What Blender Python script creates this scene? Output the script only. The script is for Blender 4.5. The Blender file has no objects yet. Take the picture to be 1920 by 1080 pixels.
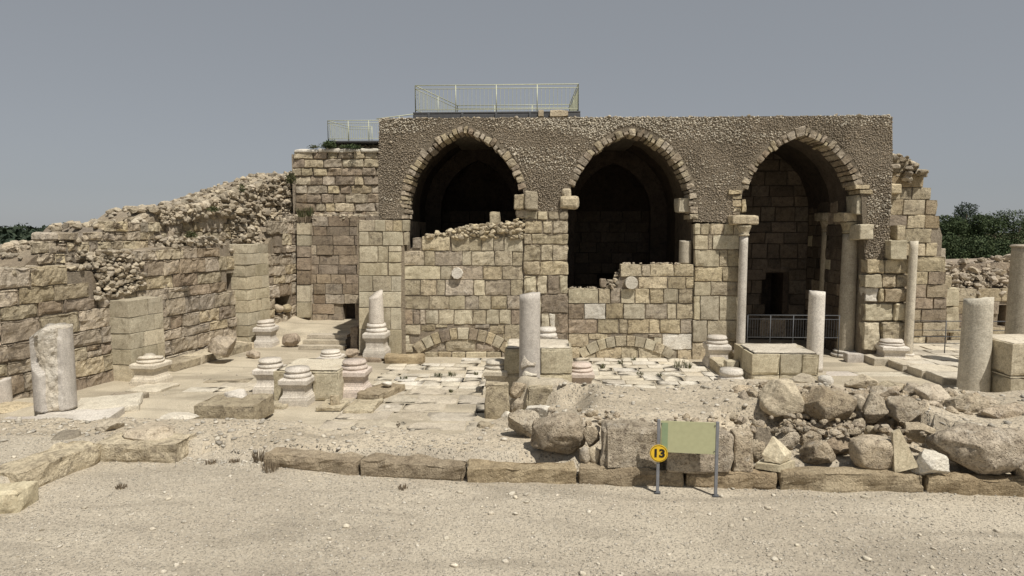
import bpy, bmesh, math, random
import numpy as np
from mathutils import Vector, Matrix

random.seed(7)
scene = bpy.context.scene
# ------------------------------------------------------------------ camera, sky, sun, exposure
CAMZ, FPX, YAW, PITCH = 4.75, 1200.0, math.radians(2.5), math.atan(105 / 1200)
cam = bpy.data.cameras.new('camera')
cam.lens, cam.sensor_width, cam.clip_end, cam.clip_start = 36 * FPX / 1920, 36, 3000, 0.1
camo = bpy.data.objects.new('camera', cam)
scene.collection.objects.link(camo)
camo.location = (0, 0, CAMZ)
camo.rotation_euler = (math.pi / 2 - PITCH, 0, YAW)
scene.camera = camo

SUN = Vector((0.38, -0.46, 1.0)).normalized()
elev = math.asin(SUN.z)
world = bpy.data.worlds.new('World')
scene.world = world
world.use_nodes = True
wn, wl = world.node_tree.nodes, world.node_tree.links
wn.clear()
sky = wn.new('ShaderNodeTexSky')
sky.sky_type = 'NISHITA'
sky.sun_disc = False
sky.sun_elevation = elev
sky.sun_rotation = math.atan2(SUN.x, SUN.y)
sky.altitude = 200
sky.air_density, sky.dust_density, sky.ozone_density = 1.0, 0.45, 2.2
hsv = wn.new('ShaderNodeHueSaturation')
hsv.inputs['Saturation'].default_value = 0.34
hsv.inputs['Value'].default_value = 0.63
bg = wn.new('ShaderNodeBackground')
bg.inputs['Strength'].default_value = 0.10
wo = wn.new('ShaderNodeOutputWorld')
wl.new(sky.outputs[0], hsv.inputs['Color'])
haze = wn.new('ShaderNodeMix')            # hazy day: the sky is washed towards an even pale grey
haze.data_type = 'RGBA'
haze.inputs[0].default_value = 0.65
haze.inputs[7].default_value = (2.75, 2.95, 3.22, 1)
wl.new(hsv.outputs[0], haze.inputs[6])
wl.new(haze.outputs[2], bg.inputs[0])
wl.new(bg.outputs[0], wo.inputs[0])

sl = bpy.data.lights.new('sun', 'SUN')
sl.energy, sl.angle, sl.color = 4.4, math.radians(0.6), (1.0, 0.95, 0.86)
so = bpy.data.objects.new('sun', sl)
scene.collection.objects.link(so)
so.rotation_euler = SUN.to_track_quat('Z', 'Y').to_euler()
so.location = (10, -10, 30)

vs = scene.view_settings
vs.view_transform, vs.look, vs.exposure, vs.gamma = 'Standard', 'None', 0.1, 1.0
vs.use_curve_mapping = False
scene.cycles.max_bounces = 6
scene.cycles.diffuse_bounces = 4

# ------------------------------------------------------------------ photo geometry helpers
cy, sy_, cp, sp = math.cos(YAW), math.sin(YAW), math.cos(PITCH), math.sin(PITCH)

def ray(px, py):
    r, u = (px - 960) / FPX, (540 - py) / FPX
    f, up = cp + u * sp, -sp + u * cp
    return Vector((r * cy - f * sy_, f * cy + r * sy_, up))

def on_y(px, py, Y):
    d = ray(px, py)
    return Vector((0, 0, CAMZ)) + d * (Y / d.y)

def on_z(px, py, Z):
    d = ray(px, py)
    return Vector((0, 0, CAMZ)) + d * ((Z - CAMZ) / d.z)

class Frame:
    """a vertical plane: local x runs along it, -y points out of it, z up"""
    def __init__(s, o, ang=0.0):
        s.o, s.ang = Vector(o), ang
        s.M = Matrix.Translation(s.o) @ Matrix.Rotation(ang, 4, 'Z')
        s.I = s.M.inverted()
    def hit(s, px, py, off=0.0):
        c = s.I @ Vector((0, 0, CAMZ))
        d = s.I.to_3x3() @ ray(px, py)
        p = c + d * ((off - c.y) / d.y)
        return p.x, p.z

# ------------------------------------------------------------------ numpy noise
def _h(ix, iy, iz):
    h = (ix.astype(np.int64) * 374761393 + iy.astype(np.int64) * 668265263 + iz.astype(np.int64) * 2147483647) & 0xffffffff
    h = ((h ^ (h >> 13)) * 1274126177) & 0xffffffff
    return ((h ^ (h >> 16)) & 0xffff) / 32767.5 - 1.0

def vnoise(p):
    p = np.asarray(p, float)
    i = np.floor(p); f = p - i; i = i.astype(np.int64)
    f = f * f * (3 - 2 * f)
    x, y, z = i[:, 0], i[:, 1], i[:, 2]
    fx, fy, fz = f[:, 0], f[:, 1], f[:, 2]
    r = 0
    for a in (0, 1):
        wx = fx if a else 1 - fx
        for b in (0, 1):
            wy = fy if b else 1 - fy
            for c in (0, 1):
                wz = fz if c else 1 - fz
                r = r + wx * wy * wz * _h(x + a, y + b, z + c)
    return r

def fbm(p, oct=3):
    p = np.asarray(p, float); r = 0; a = 1.0
    for k in range(oct):
        r = r + a * vnoise(p * (2 ** k) + 17.3 * k); a *= 0.5
    return r

# ------------------------------------------------------------------ objects
C = scene.collection

def props(o, label=None, cat=None, group=None, kind=None):
    if label: o['label'] = label
    if cat: o['category'] = cat
    if group: o['group'] = group
    if kind: o['kind'] = kind
    return o

def empty(name, loc=(0, 0, 0), rz=0.0, label=None, cat=None, group=None):
    o = bpy.data.objects.new(name, None)
    C.objects.link(o)
    o.location = loc; o.rotation_euler = (0, 0, rz)
    o.empty_display_size = 0.2
    return props(o, label, cat, group)

def link(name, me, mat=None, parent=None, loc=(0, 0, 0), rz=0.0, kind=None):
    o = bpy.data.objects.new(name, me)
    C.objects.link(o)
    if mat and not me.materials: me.materials.append(mat)
    if parent: o.parent = parent
    o.location = loc; o.rotation_euler = (0, 0, rz)
    if kind: o['kind'] = kind
    return o

def mesh(name, V, F, smooth=True):
    me = bpy.data.meshes.new(name)
    V = np.asarray(V, np.float32)
    if isinstance(F, np.ndarray):
        k = F.shape[1]
        me.vertices.add(len(V)); me.vertices.foreach_set('co', V.ravel())
        me.loops.add(F.size); me.loops.foreach_set('vertex_index', F.astype(np.int32).ravel())
        me.polygons.add(len(F)); me.polygons.foreach_set('loop_start', np.arange(0, F.size, k, dtype=np.int32))
        me.polygons.foreach_set('use_smooth', np.full(len(F), bool(smooth)))
        me.update(calc_edges=True)
        me.validate()
    else:
        me.from_pydata([tuple(map(float, v)) for v in V], [], F)
        me.polygons.foreach_set('use_smooth', [bool(smooth)] * len(me.polygons))
        me.update()
    return me

_lat = {}
def lattice(nx, ny, nz):
    k = (nx, ny, nz)
    if k in _lat: return _lat[k]
    idx, P, F = {}, [], []
    def vid(i, j, l):
        if (i, j, l) not in idx:
            idx[(i, j, l)] = len(P); P.append((i, j, l))
        return idx[(i, j, l)]
    for i in range(nx):
        for l in range(nz):
            F.append((vid(i, 0, l), vid(i + 1, 0, l), vid(i + 1, 0, l + 1), vid(i, 0, l + 1)))
            F.append((vid(i, ny, l), vid(i, ny, l + 1), vid(i + 1, ny, l + 1), vid(i + 1, ny, l)))
    for i in range(nx):
        for j in range(ny):
            F.append((vid(i, j, 0), vid(i, j + 1, 0), vid(i + 1, j + 1, 0), vid(i + 1, j, 0)))
            F.append((vid(i, j, nz), vid(i + 1, j, nz), vid(i + 1, j + 1, nz), vid(i, j + 1, nz)))
    for j in range(ny):
        for l in range(nz):
            F.append((vid(0, j, l), vid(0, j, l + 1), vid(0, j + 1, l + 1), vid(0, j + 1, l)))
            F.append((vid(nx, j, l), vid(nx, j + 1, l), vid(nx, j + 1, l + 1), vid(nx, j, l + 1)))
    _lat[k] = (np.array(P), np.array(F))
    return _lat[k]

def axis(h, r, seg):
    n = max(1, min(12, int(round(2 * (h - r) / seg))))
    return np.concatenate([[-h], np.linspace(-h + r, h - r, n + 1), [h]])

def box_np(dx, dy, dz, r=0.02, rough=0.01, freq=3.0, seed=0.0, seg=0.14, chip=0.0):
    """rounded, chipped, noisy box centred at 0 with full sizes dx, dy, dz"""
    h = np.array([dx, dy, dz]) / 2
    r = min(r, h.min() * 0.6)
    ax = [axis(h[k], r, seg) for k in range(3)]
    P, F = lattice(len(ax[0]) - 1, len(ax[1]) - 1, len(ax[2]) - 1)
    p = np.stack([ax[k][P[:, k]] for k in range(3)], 1)
    inner = np.clip(p, -(h - r), h - r)
    d = p - inner
    n = d / np.maximum(np.linalg.norm(d, axis=1, keepdims=True), 1e-9)
    p = inner + n * r
    s = seed * 13.7
    if rough > 0:
        q = p * freq + np.array([s, s * 1.7, -s])
        p = p + n * (rough * (fbm(q, 3) - 0.35))[:, None]
    if chip > 0:      # worn corners
        e = np.sort(h - np.abs(p), axis=1)[:, 1]
        k = np.clip(1 - e / 0.075, 0, 1)
        p = p - n * (chip * k * np.clip(vnoise(p * 2.2 + s * 3.1) + 0.25, 0, 1))[:, None]
    return p, F

def box_part(name, dims, loc, mat, parent=None, rz=0.0, seed=None, smooth=False, kind=None, **kw):
    p, F = box_np(*dims, seed=random.random() * 50 if seed is None else seed, **kw)
    return link(name, mesh(name, p, F, smooth), mat, parent, loc, rz, kind)

def quad_stone(name, cs, depth, y0, mat, parent, r=0.012, rough=0.015, freq=5.0, seg=0.11, chip=0.03, gap=0.003):
    """a stone whose face is the quad cs (bl, br, tr, tl in frame u, z); its face lies at local y = y0"""
    cs = [Vector(c) for c in cs]
    cen = sum(cs, Vector((0, 0))) / 4
    w = ((cs[1] - cs[0]).length + (cs[2] - cs[3]).length) / 2
    hh = ((cs[3] - cs[0]).length + (cs[2] - cs[1]).length) / 2
    w, hh = max(w, 0.05), max(hh, 0.05)
    p, F = box_np(w, depth, hh, r=r, rough=rough, freq=freq, seed=random.random() * 50, seg=seg, chip=chip)
    s = p[:, 0] / w + 0.5; t = p[:, 2] / hh + 0.5
    sh = lambda c, k: np.array([c.x - cen.x, c.y - cen.y]) * k
    kx = 1 - 2 * gap / max(min(w, hh), 0.05)
    A, B, D, E = [sh(c, kx) for c in cs]
    uv = (A[None] * ((1 - s) * (1 - t))[:, None] + B[None] * (s * (1 - t))[:, None] + D[None] * (s * t)[:, None] + E[None] * ((1 - s) * t)[:, None])
    q = np.stack([uv[:, 0], p[:, 1], uv[:, 1]], 1)
    return link(name, mesh(name, q, F, False), mat, parent, (cen.x, y0 + depth / 2, cen.y))

_ico = {}
def ico(sub):
    if sub not in _ico:
        bm = bmesh.new()
        bmesh.ops.create_icosphere(bm, subdivisions=sub, radius=1)
        bm.verts.ensure_lookup_table()
        _ico[sub] = (np.array([v.co[:] for v in bm.verts]), np.array([[v.index for v in f.verts] for f in bm.faces]))
        bm.free()
    return _ico[sub]

def rock_np(seed, sub=2, cuts=9, rough=0.12, lo=0.5, hi=0.85, boxy=0.0):
    """unit rock: an icosphere cut by random planes, roughened, scaled to a -1..1 box"""
    rg = np.random.RandomState(int(seed * 1000) % 99991)
    v, F = ico(sub)
    v = v.copy()
    if boxy: v = v / (np.sum(np.abs(v) ** boxy, axis=1) ** (1 / boxy))[:, None]; lo, hi = lo * 1.25, hi * 1.3
    for k in range(cuts):
        n = rg.normal(size=3); n /= np.linalg.norm(n)
        c = rg.uniform(lo, hi)
        d = np.maximum(v @ n - c, 0)
        v -= d[:, None] * n * 0.98
    s = rg.uniform(0, 50)
    v = v * (1 + rough * fbm(v * 1.8 + s, 4) + (0.30 * rough * fbm(v * 6 + s, 4) - 0.9 * rough * np.clip(0.16 - np.abs(fbm(v * 2.1 + s * 2, 3)), 0, 1) if sub > 2 else 0))[:, None]
    mn, mx = v.min(0), v.max(0)
    return (v - (mn + mx) / 2) / ((mx - mn) / 2), F

def scatter(name, mat, pos, size, parent=None, sub=1, flat=0.7, label=None, cat=None, kind='stuff', nvar=10, cuts=6, rough=0.2, group=None, smooth=True, seed=1):
    """many small stones joined into one mesh"""
    rg = np.random.RandomState(seed)
    var = [rock_np(seed * 3.3 + k * 1.37, sub, cuts, rough) for k in range(nvar)]
    Vs, Fs, off = [], [], 0
    pos = np.asarray(pos, float); size = np.asarray(size, float)
    for i in range(len(pos)):
        v, F = var[i % nvar]
        a = rg.uniform(0, 6.283); ca, sa = math.cos(a), math.sin(a)
        sc = size[i] * np.array([rg.uniform(0.8, 1.3), rg.uniform(0.7, 1.1), flat * rg.uniform(0.7, 1.2)])
        w = v * sc
        t = rg.uniform(-0.5, 0.5); ct, st = math.cos(t), math.sin(t)
        w = np.stack([w[:, 0], w[:, 1] * ct - w[:, 2] * st, w[:, 1] * st + w[:, 2] * ct], 1)
        w = np.stack([w[:, 0] * ca - w[:, 1] * sa, w[:, 0] * sa + w[:, 1] * ca, w[:, 2]], 1) + pos[i]
        Vs.append(w); Fs.append(F + off); off += len(v)
    o = link(name, mesh(name, np.concatenate(Vs), np.concatenate(Fs), smooth), mat, parent)
    return props(o, label, cat, group, kind)

def lathe_np(profile, n=28, cap=True):
    """profile: list of (r, z) from bottom to top"""
    V, F = [], []
    for (r, z) in profile:
        for k in range(n):
            a = 2 * math.pi * k / n
            V.append((r * math.cos(a), r * math.sin(a), z))
    m = len(profile)
    for i in range(m - 1):
        for k in range(n):
            k2 = (k + 1) % n
            F.append((i * n + k, i * n + k2, (i + 1) * n + k2, (i + 1) * n + k))
    V = np.array(V, float)
    if cap:
        V = np.vstack([V, [[0, 0, profile[0][1]]], [[0, 0, profile[-1][1]]]])
        b, t = m * n, m * n + 1
        for k in range(n):
            k2 = (k + 1) % n
            F.append((b, k2, k)); F.append((t, (m - 1) * n + k, (m - 1) * n + k2))
    return V, F

def sq_np(profile):
    """square section swept along (half width, z)"""
    V, F = [], []
    for (r, z) in profile:
        V += [(-r, -r, z), (r, -r, z), (r, r, z), (-r, r, z)]
    for i in range(len(profile) - 1):
        for k in range(4):
            k2 = (k + 1) % 4
            F.append((i * 4 + k, i * 4 + k2, i * 4 + 4 + k2, i * 4 + 4 + k))
    F.append((3, 2, 1, 0)); t = 4 * (len(profile) - 1)
    F.append((t, t + 1, t + 2, t + 3))
    return np.array(V, float), F

def bar(name, a, b, r, mat, parent=None, n=6):
    a, b = Vector(a), Vector(b)
    d = (b - a); L = d.length
    q = d.to_track_quat('Z', 'Y').to_matrix()
    V, F = lathe_np([(r, 0), (r, L)], n)
    V = V @ np.array(q.transposed())
    o = link(name, mesh(name, V, F, n > 4), mat, parent, a)
    return o

# ------------------------------------------------------------------ materials
def newmat(name):
    m = bpy.data.materials.new(name)
    m.use_nodes = True
    nt = m.node_tree
    b = nt.nodes['Principled BSDF']
    b.inputs['Roughness'].default_value = 0.9
    b.inputs['Specular IOR Level'].default_value = 0.15
    return m, nt, b

def N(nt, t, **kw):
    n = nt.nodes.new('ShaderNode' + t)
    for k, v in kw.items():
        if k in n.inputs: n.inputs[k].default_value = v
        else: setattr(n, k, v)
    return n

def ramp(nt, src, a, b, ca=0.0, cb=1.0):
    r = N(nt, 'MapRange'); r.clamp = True
    nt.links.new(src, r.inputs[0])
    for i, v in zip((1, 2, 3, 4), (a, b, ca, cb)): r.inputs[i].default_value = v
    return r.outputs[0]

def mixc(nt, fac, a, b, mode='MIX'):
    m = N(nt, 'Mix', data_type='RGBA', blend_type=mode)
    for sock, v in ((m.inputs[0], fac), (m.inputs[6], a), (m.inputs[7], b)):
        if hasattr(v, 'is_linked'): nt.links.new(v, sock)
        elif isinstance(v, (int, float)): sock.default_value = v
        else: sock.default_value = (*v, 1)
    return m.outputs[2]

def math_(nt, op, a, b):
    m = N(nt, 'Math', operation=op)
    for s, v in ((m.inputs[0], a), (m.inputs[1], b)):
        if hasattr(v, 'is_linked'): nt.links.new(v, s)
        else: s.default_value = v
    return m.outputs[0]

def stone_mat(name, c1, c2, dark, darkamt=0.6, bump=0.6, scale=1.0, vary=0.24, pit=0.4, streak=0.0, dist=0.03, pale=0.0, stain=0.32):
    m, nt, b = newmat(name)
    L = nt.links.new
    geo = N(nt, 'NewGeometry'); oi = N(nt, 'ObjectInfo')
    rnd = math_(nt, 'FRACT', math_(nt, 'ADD', oi.outputs['Random'], geo.outputs['Random Per Island']), 0)
    off = N(nt, 'CombineXYZ')
    L(math_(nt, 'MULTIPLY', rnd, 37.0), off.inputs[0]); L(math_(nt, 'MULTIPLY', rnd, 91.0), off.inputs[2])
    add = N(nt, 'VectorMath', operation='ADD')
    L(geo.outputs['Position'], add.inputs[0]); L(off.outputs[0], add.inputs[1])
    vec = add.outputs[0]
    def noise(s, d=6, rough=0.6, dist_=0.0, v=vec):
        n = N(nt, 'TexNoise', Scale=s * scale, Detail=d, Roughness=rough, Distortion=dist_)
        L(v, n.inputs['Vector']); return n.outputs[0]
    n1, n2, n3, n4 = noise(0.9, 5, 0.6, 0.4), noise(5.5, 8, 0.68, 0.3), noise(26, 5, 0.75), noise(12, 6, 0.7, 0.5)
    col = mixc(nt, ramp(nt, n1, 0.36, 0.64), c1, c2)
    col = mixc(nt, ramp(nt, n2, 0.49, 0.66, 0, darkamt), col, dark)
    col = mixc(nt, ramp(nt, n4, 0.56, 0.68, 0, darkamt * 0.8), col, dark)
    if pale:
        col = mixc(nt, ramp(nt, noise(3.1, 6, 0.7, 0.8), 0.55, 0.68, 0, pale), col, (0.62, 0.58, 0.5))
    if streak:
        mp = N(nt, 'Mapping'); mp.inputs['Scale'].default_value = (3.2, 3.2, 0.35)
        L(vec, mp.inputs[0])
        col = mixc(nt, ramp(nt, noise(1.0, 5, 0.6, 0.2, mp.outputs[0]), 0.55, 0.72, 0, streak), col, dark)
    val = ramp(nt, n3, 0.34, 0.66, 0.70, 1.26)
    rv = ramp(nt, rnd, 0, 1, 1.06 - vary, 1.06 + vary * 0.75)
    vv = math_(nt, 'MULTIPLY', val, rv)
    h = N(nt, 'HueSaturation')
    L(col, h.inputs['Color']); L(vv, h.inputs['Value'])
    r2 = math_(nt, 'FRACT', math_(nt, 'MULTIPLY', rnd, 7.31), 0)
    L(ramp(nt, r2, 0, 1, 0.497, 0.504), h.inputs['Hue'])
    L(ramp(nt, math_(nt, 'FRACT', math_(nt, 'MULTIPLY', rnd, 13.7), 0), 0, 1, 0.78, 0.98), h.inputs['Saturation'])
    vo = N(nt, 'TexVoronoi', Scale=16 * scale); L(vec, vo.inputs['Vector'])
    pits = ramp(nt, vo.outputs['Distance'], 0.0, 0.35)
    ht = math_(nt, 'ADD', math_(nt, 'MULTIPLY', n2, 1.2), math_(nt, 'ADD', math_(nt, 'MULTIPLY', n3, 0.45), math_(nt, 'MULTIPLY', n4, 0.8)))
    ht = math_(nt, 'ADD', ht, math_(nt, 'MULTIPLY', pits, pit))
    col2 = h.outputs[0]
    if pit > 0.2:
        col2 = mixc(nt, ramp(nt, math_(nt, 'MULTIPLY', vo.outputs['Distance'], ramp(nt, n2, 0.35, 0.6, 3, 0.9)), 0.1, 0.32, 0.5 * pit, 0), col2, dark)
    # old weathering stains that run across the joints
    mp2 = N(nt, 'Mapping'); mp2.inputs['Scale'].default_value = (1.0, 1.0, 0.55); L(geo.outputs['Position'], mp2.inputs[0])
    sn = N(nt, 'TexNoise', Scale=0.85, Detail=7.0, Roughness=0.68, Distortion=0.6); L(mp2.outputs[0], sn.inputs['Vector'])
    col2 = mixc(nt, ramp(nt, sn.outputs[0], 0.50, 0.66, 0, stain), col2, tuple(0.45 * x + 0.01 for x in c2))
    col2 = mixc(nt, ramp(nt, sn.outputs[0], 0.47, 0.36, 0, stain * 0.6), col2, tuple(min(1, 1.12 * x + 0.03) for x in c1))
    bp = N(nt, 'Bump', Strength=bump, Distance=dist)
    L(ht, bp.inputs['Height']); L(bp.outputs[0], b.inputs['Normal'])
    L(col2, b.inputs['Base Color'])
    return m

M = {}
M['tan'] = stone_mat('weathered_tan_limestone', (0.53, 0.445, 0.295), (0.41, 0.335, 0.215), (0.13, 0.10, 0.07), 0.72, 1.0)
M['smooth'] = stone_mat('dressed_greenish_limestone', (0.52, 0.455, 0.32), (0.44, 0.38, 0.26), (0.22, 0.17, 0.105), 0.5, 0.4, vary=0.2, pit=0.2, streak=0.35)
M['grey'] = stone_mat('grey_brown_limestone', (0.50, 0.42, 0.31), (0.37, 0.305, 0.22), (0.13, 0.105, 0.085), 0.75, 1.0, streak=0.35, pale=0.25)
M['brown'] = stone_mat('brown_weathered_stone', (0.39, 0.31, 0.22), (0.29, 0.225, 0.155), (0.12, 0.092, 0.07), 0.72, 1.0, streak=0.45)
M['rubble'] = stone_mat('pale_rubble_stone', (0.47, 0.40, 0.29), (0.37, 0.305, 0.215), (0.16, 0.125, 0.09), 0.65, 0.8, scale=1.6, vary=0.4)
M['boulder'] = stone_mat('golden_boulder_stone', (0.56, 0.465, 0.335), (0.42, 0.335, 0.225), (0.15, 0.11, 0.075), 0.8, 1.4, scale=1.5, pit=0.6, vary=0.2, pale=0.35)
M['kerb'] = stone_mat('ochre_kerb_stone', (0.46, 0.37, 0.24), (0.34, 0.26, 0.16), (0.15, 0.11, 0.065), 0.65, 1.2, scale=1.4, vary=0.2, streak=0.2)
M['marble'] = stone_mat('white_marble', (0.62, 0.565, 0.49), (0.52, 0.47, 0.40), (0.33, 0.28, 0.23), 0.4, 0.3, vary=0.10, pit=0.1, streak=0.25)
M['greymarble'] = stone_mat('grey_marble', (0.52, 0.47, 0.41), (0.44, 0.395, 0.345), (0.28, 0.24, 0.21), 0.45, 0.2, vary=0.06, pit=0.05, streak=0.35, scale=1.5)
M['pink'] = stone_mat('pinkish_marble', (0.55, 0.455, 0.38), (0.50, 0.42, 0.35), (0.33, 0.24, 0.20), 0.4, 0.3, vary=0.08, pit=0.1)
M['broken'] = stone_mat('broken_marble_core', (0.62, 0.56, 0.47), (0.55, 0.47, 0.36), (0.30, 0.25, 0.18), 0.5, 1.2, vary=0.08, pit=0.5, scale=1.4)
M['colstone'] = stone_mat('buff_column_stone', (0.48, 0.42, 0.32), (0.41, 0.355, 0.27), (0.24, 0.20, 0.15), 0.5, 0.4, vary=0.1, pit=0.2, streak=0.4)
M['dim'] = stone_mat('shade_dark_ashlar', (0.16, 0.125, 0.09), (0.11, 0.085, 0.062), (0.045, 0.036, 0.03), 0.6, 0.7, vary=0.25)  # ashlar darkened in colour to carry the dim interior shade
M['paleshaft'] = stone_mat('pale_shaft_stone', (0.57, 0.52, 0.415), (0.50, 0.45, 0.355), (0.28, 0.235, 0.17), 0.45, 0.4, vary=0.06, pit=0.15, streak=0.4)
M['mortar'] = stone_mat('earthy_mortar', (0.34, 0.28, 0.20), (0.26, 0.21, 0.15), (0.12, 0.095, 0.07), 0.6, 1.0, scale=2.0, vary=0.1)
M['concrete'] = stone_mat('pebbled_concrete', (0.295, 0.245, 0.182), (0.245, 0.202, 0.15), (0.11, 0.092, 0.072), 0.6, 1.2, scale=2.5, vary=0.05, pit=0.8, dist=0.05)
M['pebble'] = stone_mat('grey_set_pebble', (0.37, 0.305, 0.225), (0.305, 0.25, 0.182), (0.16, 0.135, 0.105), 0.4, 0.4, vary=0.34, scale=2)
M['palepebble'] = stone_mat('pale_set_pebble', (0.54, 0.485, 0.385), (0.45, 0.395, 0.31), (0.26, 0.215, 0.165), 0.3, 0.3, vary=0.4, scale=2)
M['shadestone'] = stone_mat('shade_dark_vault_stone', (0.085, 0.064, 0.047), (0.055, 0.042, 0.032), (0.024, 0.02, 0.017), 0.7, 0.9, vary=0.3)  # near-black albedo: deep shade of vaults and holes put into the colour
M['dirt'] = stone_mat('loose_gravel_stone', (0.52, 0.47, 0.385), (0.43, 0.385, 0.31), (0.27, 0.23, 0.18), 0.3, 0.5, vary=0.4, scale=3)
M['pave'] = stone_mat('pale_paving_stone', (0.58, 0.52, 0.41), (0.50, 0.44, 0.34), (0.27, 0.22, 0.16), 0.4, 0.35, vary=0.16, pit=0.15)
M['white'] = stone_mat('bleached_stone', (0.66, 0.61, 0.52), (0.55, 0.50, 0.41), (0.30, 0.25, 0.19), 0.4, 0.7, vary=0.1, pit=0.3)

def plain(name, col, rough=0.5, metal=0.0, noise=0.12):
    m, nt, b = newmat(name)
    n = N(nt, 'TexNoise', Scale=14.0, Detail=5.0)
    g = N(nt, 'NewGeometry'); nt.links.new(g.outputs['Position'], n.inputs['Vector'])
    c = mixc(nt, ramp(nt, n.outputs[0], 0.3, 0.7), tuple(x * (1 - noise) for x in col), tuple(min(1, x * (1 + noise)) for x in col))
    nt.links.new(c, b.inputs['Base Color'])
    b.inputs['Roughness'].default_value = rough
    b.inputs['Metallic'].default_value = metal
    b.inputs['Specular IOR Level'].default_value = 0.4
    return m
M['railpaint'] = plain('pale_green_rail_paint', (0.48, 0.49, 0.36), 0.5)
M['steel'] = plain('grey_galvanised_steel', (0.085, 0.088, 0.095), 0.6, 0.0)
M['postgrey'] = plain('grey_sign_post_paint', (0.20, 0.205, 0.22), 0.55, 0.0)
M['darksteel'] = plain('dark_steel', (0.10, 0.10, 0.105), 0.5, 0.3)
M['panel'] = plain('khaki_sign_panel', (0.43, 0.43, 0.26), 0.5, 0, 0.05)
M['panelstripe'] = plain('faded_green_stripe', (0.25, 0.32, 0.19), 0.5, 0, 0.06)
M['yellow'] = plain('yellow_sign_paint', (0.78, 0.50, 0.03), 0.4, 0, 0.04)
M['black'] = plain('black_print', (0.015, 0.013, 0.012), 0.5)

def leafmat(name, a, b_):
    m, nt, b = newmat(name)
    g = N(nt, 'NewGeometry')
    c = mixc(nt, g.outputs['Random Per Island'], a, b_)
    nt.links.new(c, b.inputs['Base Color'])
    b.inputs['Roughness'].default_value = 0.7
    return m
M['leaf'] = leafmat('dark_green_leaves', (0.03, 0.048, 0.022), (0.09, 0.115, 0.052))
M['pine'] = leafmat('pine_needles', (0.028, 0.042, 0.028), (0.052, 0.068, 0.042))
M['weed'] = leafmat('dry_weed_leaves', (0.045, 0.06, 0.025), (0.13, 0.12, 0.06))
M['dry'] = leafmat('dry_brown_stalks', (0.11, 0.085, 0.06), (0.24, 0.19, 0.13))
M['bark'] = plain('tree_bark', (0.09, 0.065, 0.045), 0.9)

def ground_mat(name, c1, c2, c3, sc=1.0, bump=0.6, speck=0.5):
    m, nt, b = newmat(name)
    L = nt.links.new
    g = N(nt, 'NewGeometry'); v = g.outputs['Position']
    def noise(s, d=6, r=0.6, di=0.0):
        n = N(nt, 'TexNoise', Scale=s, Detail=d, Roughness=r, Distortion=di); L(v, n.inputs['Vector']); return n.outputs[0]
    n0, n1, n2 = noise(0.35, 5, 0.6, 0.5), noise(2.6, 8, 0.75, 0.4), noise(24 * sc, 6, 0.8)
    col = mixc(nt, ramp(nt, n0, 0.38, 0.62), c1, c2)
    col = mixc(nt, ramp(nt, n1, 0.52, 0.72, 0, 0.65), col, c3)
    mp = N(nt, 'Mapping'); mp.inputs['Scale'].default_value = (0.22, 0.9, 1.0); mp.inputs['Rotation'].default_value = (0, 0, 0.12); L(v, mp.inputs[0])
    nb = N(nt, 'TexNoise', Scale=1.0, Detail=5.0, Roughness=0.55, Distortion=0.8); L(mp.outputs[0], nb.inputs['Vector'])
    col = mixc(nt, ramp(nt, nb.outputs[0], 0.50, 0.62, 0, 0.75), col, tuple(0.80 * x for x in c2))
    vo = N(nt, 'TexVoronoi', Scale=38 * sc); L(v, vo.inputs['Vector'])
    sepc = N(nt, 'SeparateColor'); L(vo.outputs['Color'], sepc.inputs[0])
    stone = ramp(nt, vo.outputs['Distance'], 0.42, 0.25)
    sel = math_(nt, 'MULTIPLY', stone, ramp(nt, sepc.outputs[0], 0.45, 0.75, 0, speck))
    tint = mixc(nt, sepc.outputs[1], (0.28, 0.24, 0.19), (0.66, 0.61, 0.52))
    col = mixc(nt, sel, col, tint)
    vo2 = N(nt, 'TexVoronoi', Scale=13 * sc, Randomness=1.0); L(v, vo2.inputs['Vector'])
    sep2 = N(nt, 'SeparateColor'); L(vo2.outputs['Color'], sep2.inputs[0])
    sel2 = math_(nt, 'MULTIPLY', ramp(nt, vo2.outputs['Distance'], 0.30, 0.22), math_(nt, 'MULTIPLY', ramp(nt, sep2.outputs[0], 0.70, 0.74), speck))
    col = mixc(nt, sel2, col, mixc(nt, sep2.outputs[1], (0.30, 0.26, 0.20), (0.68, 0.62, 0.52)))
    sel = math_(nt, 'MAXIMUM', sel, sel2)
    h = N(nt, 'HueSaturation'); L(col, h.inputs['Color']); L(ramp(nt, n2, 0.36, 0.64, 0.74, 1.22), h.inputs['Value'])
    L(h.outputs[0], b.inputs['Base Color'])
    ht = math_(nt, 'ADD', math_(nt, 'MULTIPLY', n2, 0.6), math_(nt, 'ADD', math_(nt, 'MULTIPLY', sel, 0.9), n1))
    bp = N(nt, 'Bump', Strength=bump, Distance=0.03); L(ht, bp.inputs['Height']); L(bp.outputs[0], b.inputs['Normal'])
    return m
M['gravelground'] = ground_mat('gravel_path_ground', (0.515, 0.455, 0.36), (0.43, 0.375, 0.295), (0.60, 0.54, 0.44), 1.0, 1.0, 0.95)
M['floorground'] = ground_mat('dusty_courtyard_floor', (0.53, 0.465, 0.355), (0.38, 0.33, 0.25), (0.58, 0.515, 0.40), 1.3, 0.6, 0.4)
M['rubbleground'] = ground_mat('stony_mound_ground', (0.525, 0.455, 0.35), (0.455, 0.39, 0.295), (0.61, 0.545, 0.435), 0.6, 1.2, 0.9)
M['scrub'] = ground_mat('distant_scrub_ground', (0.10, 0.105, 0.05), (0.16, 0.145, 0.08), (0.07, 0.08, 0.04), 0.3, 0.4, 0.0)

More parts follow.
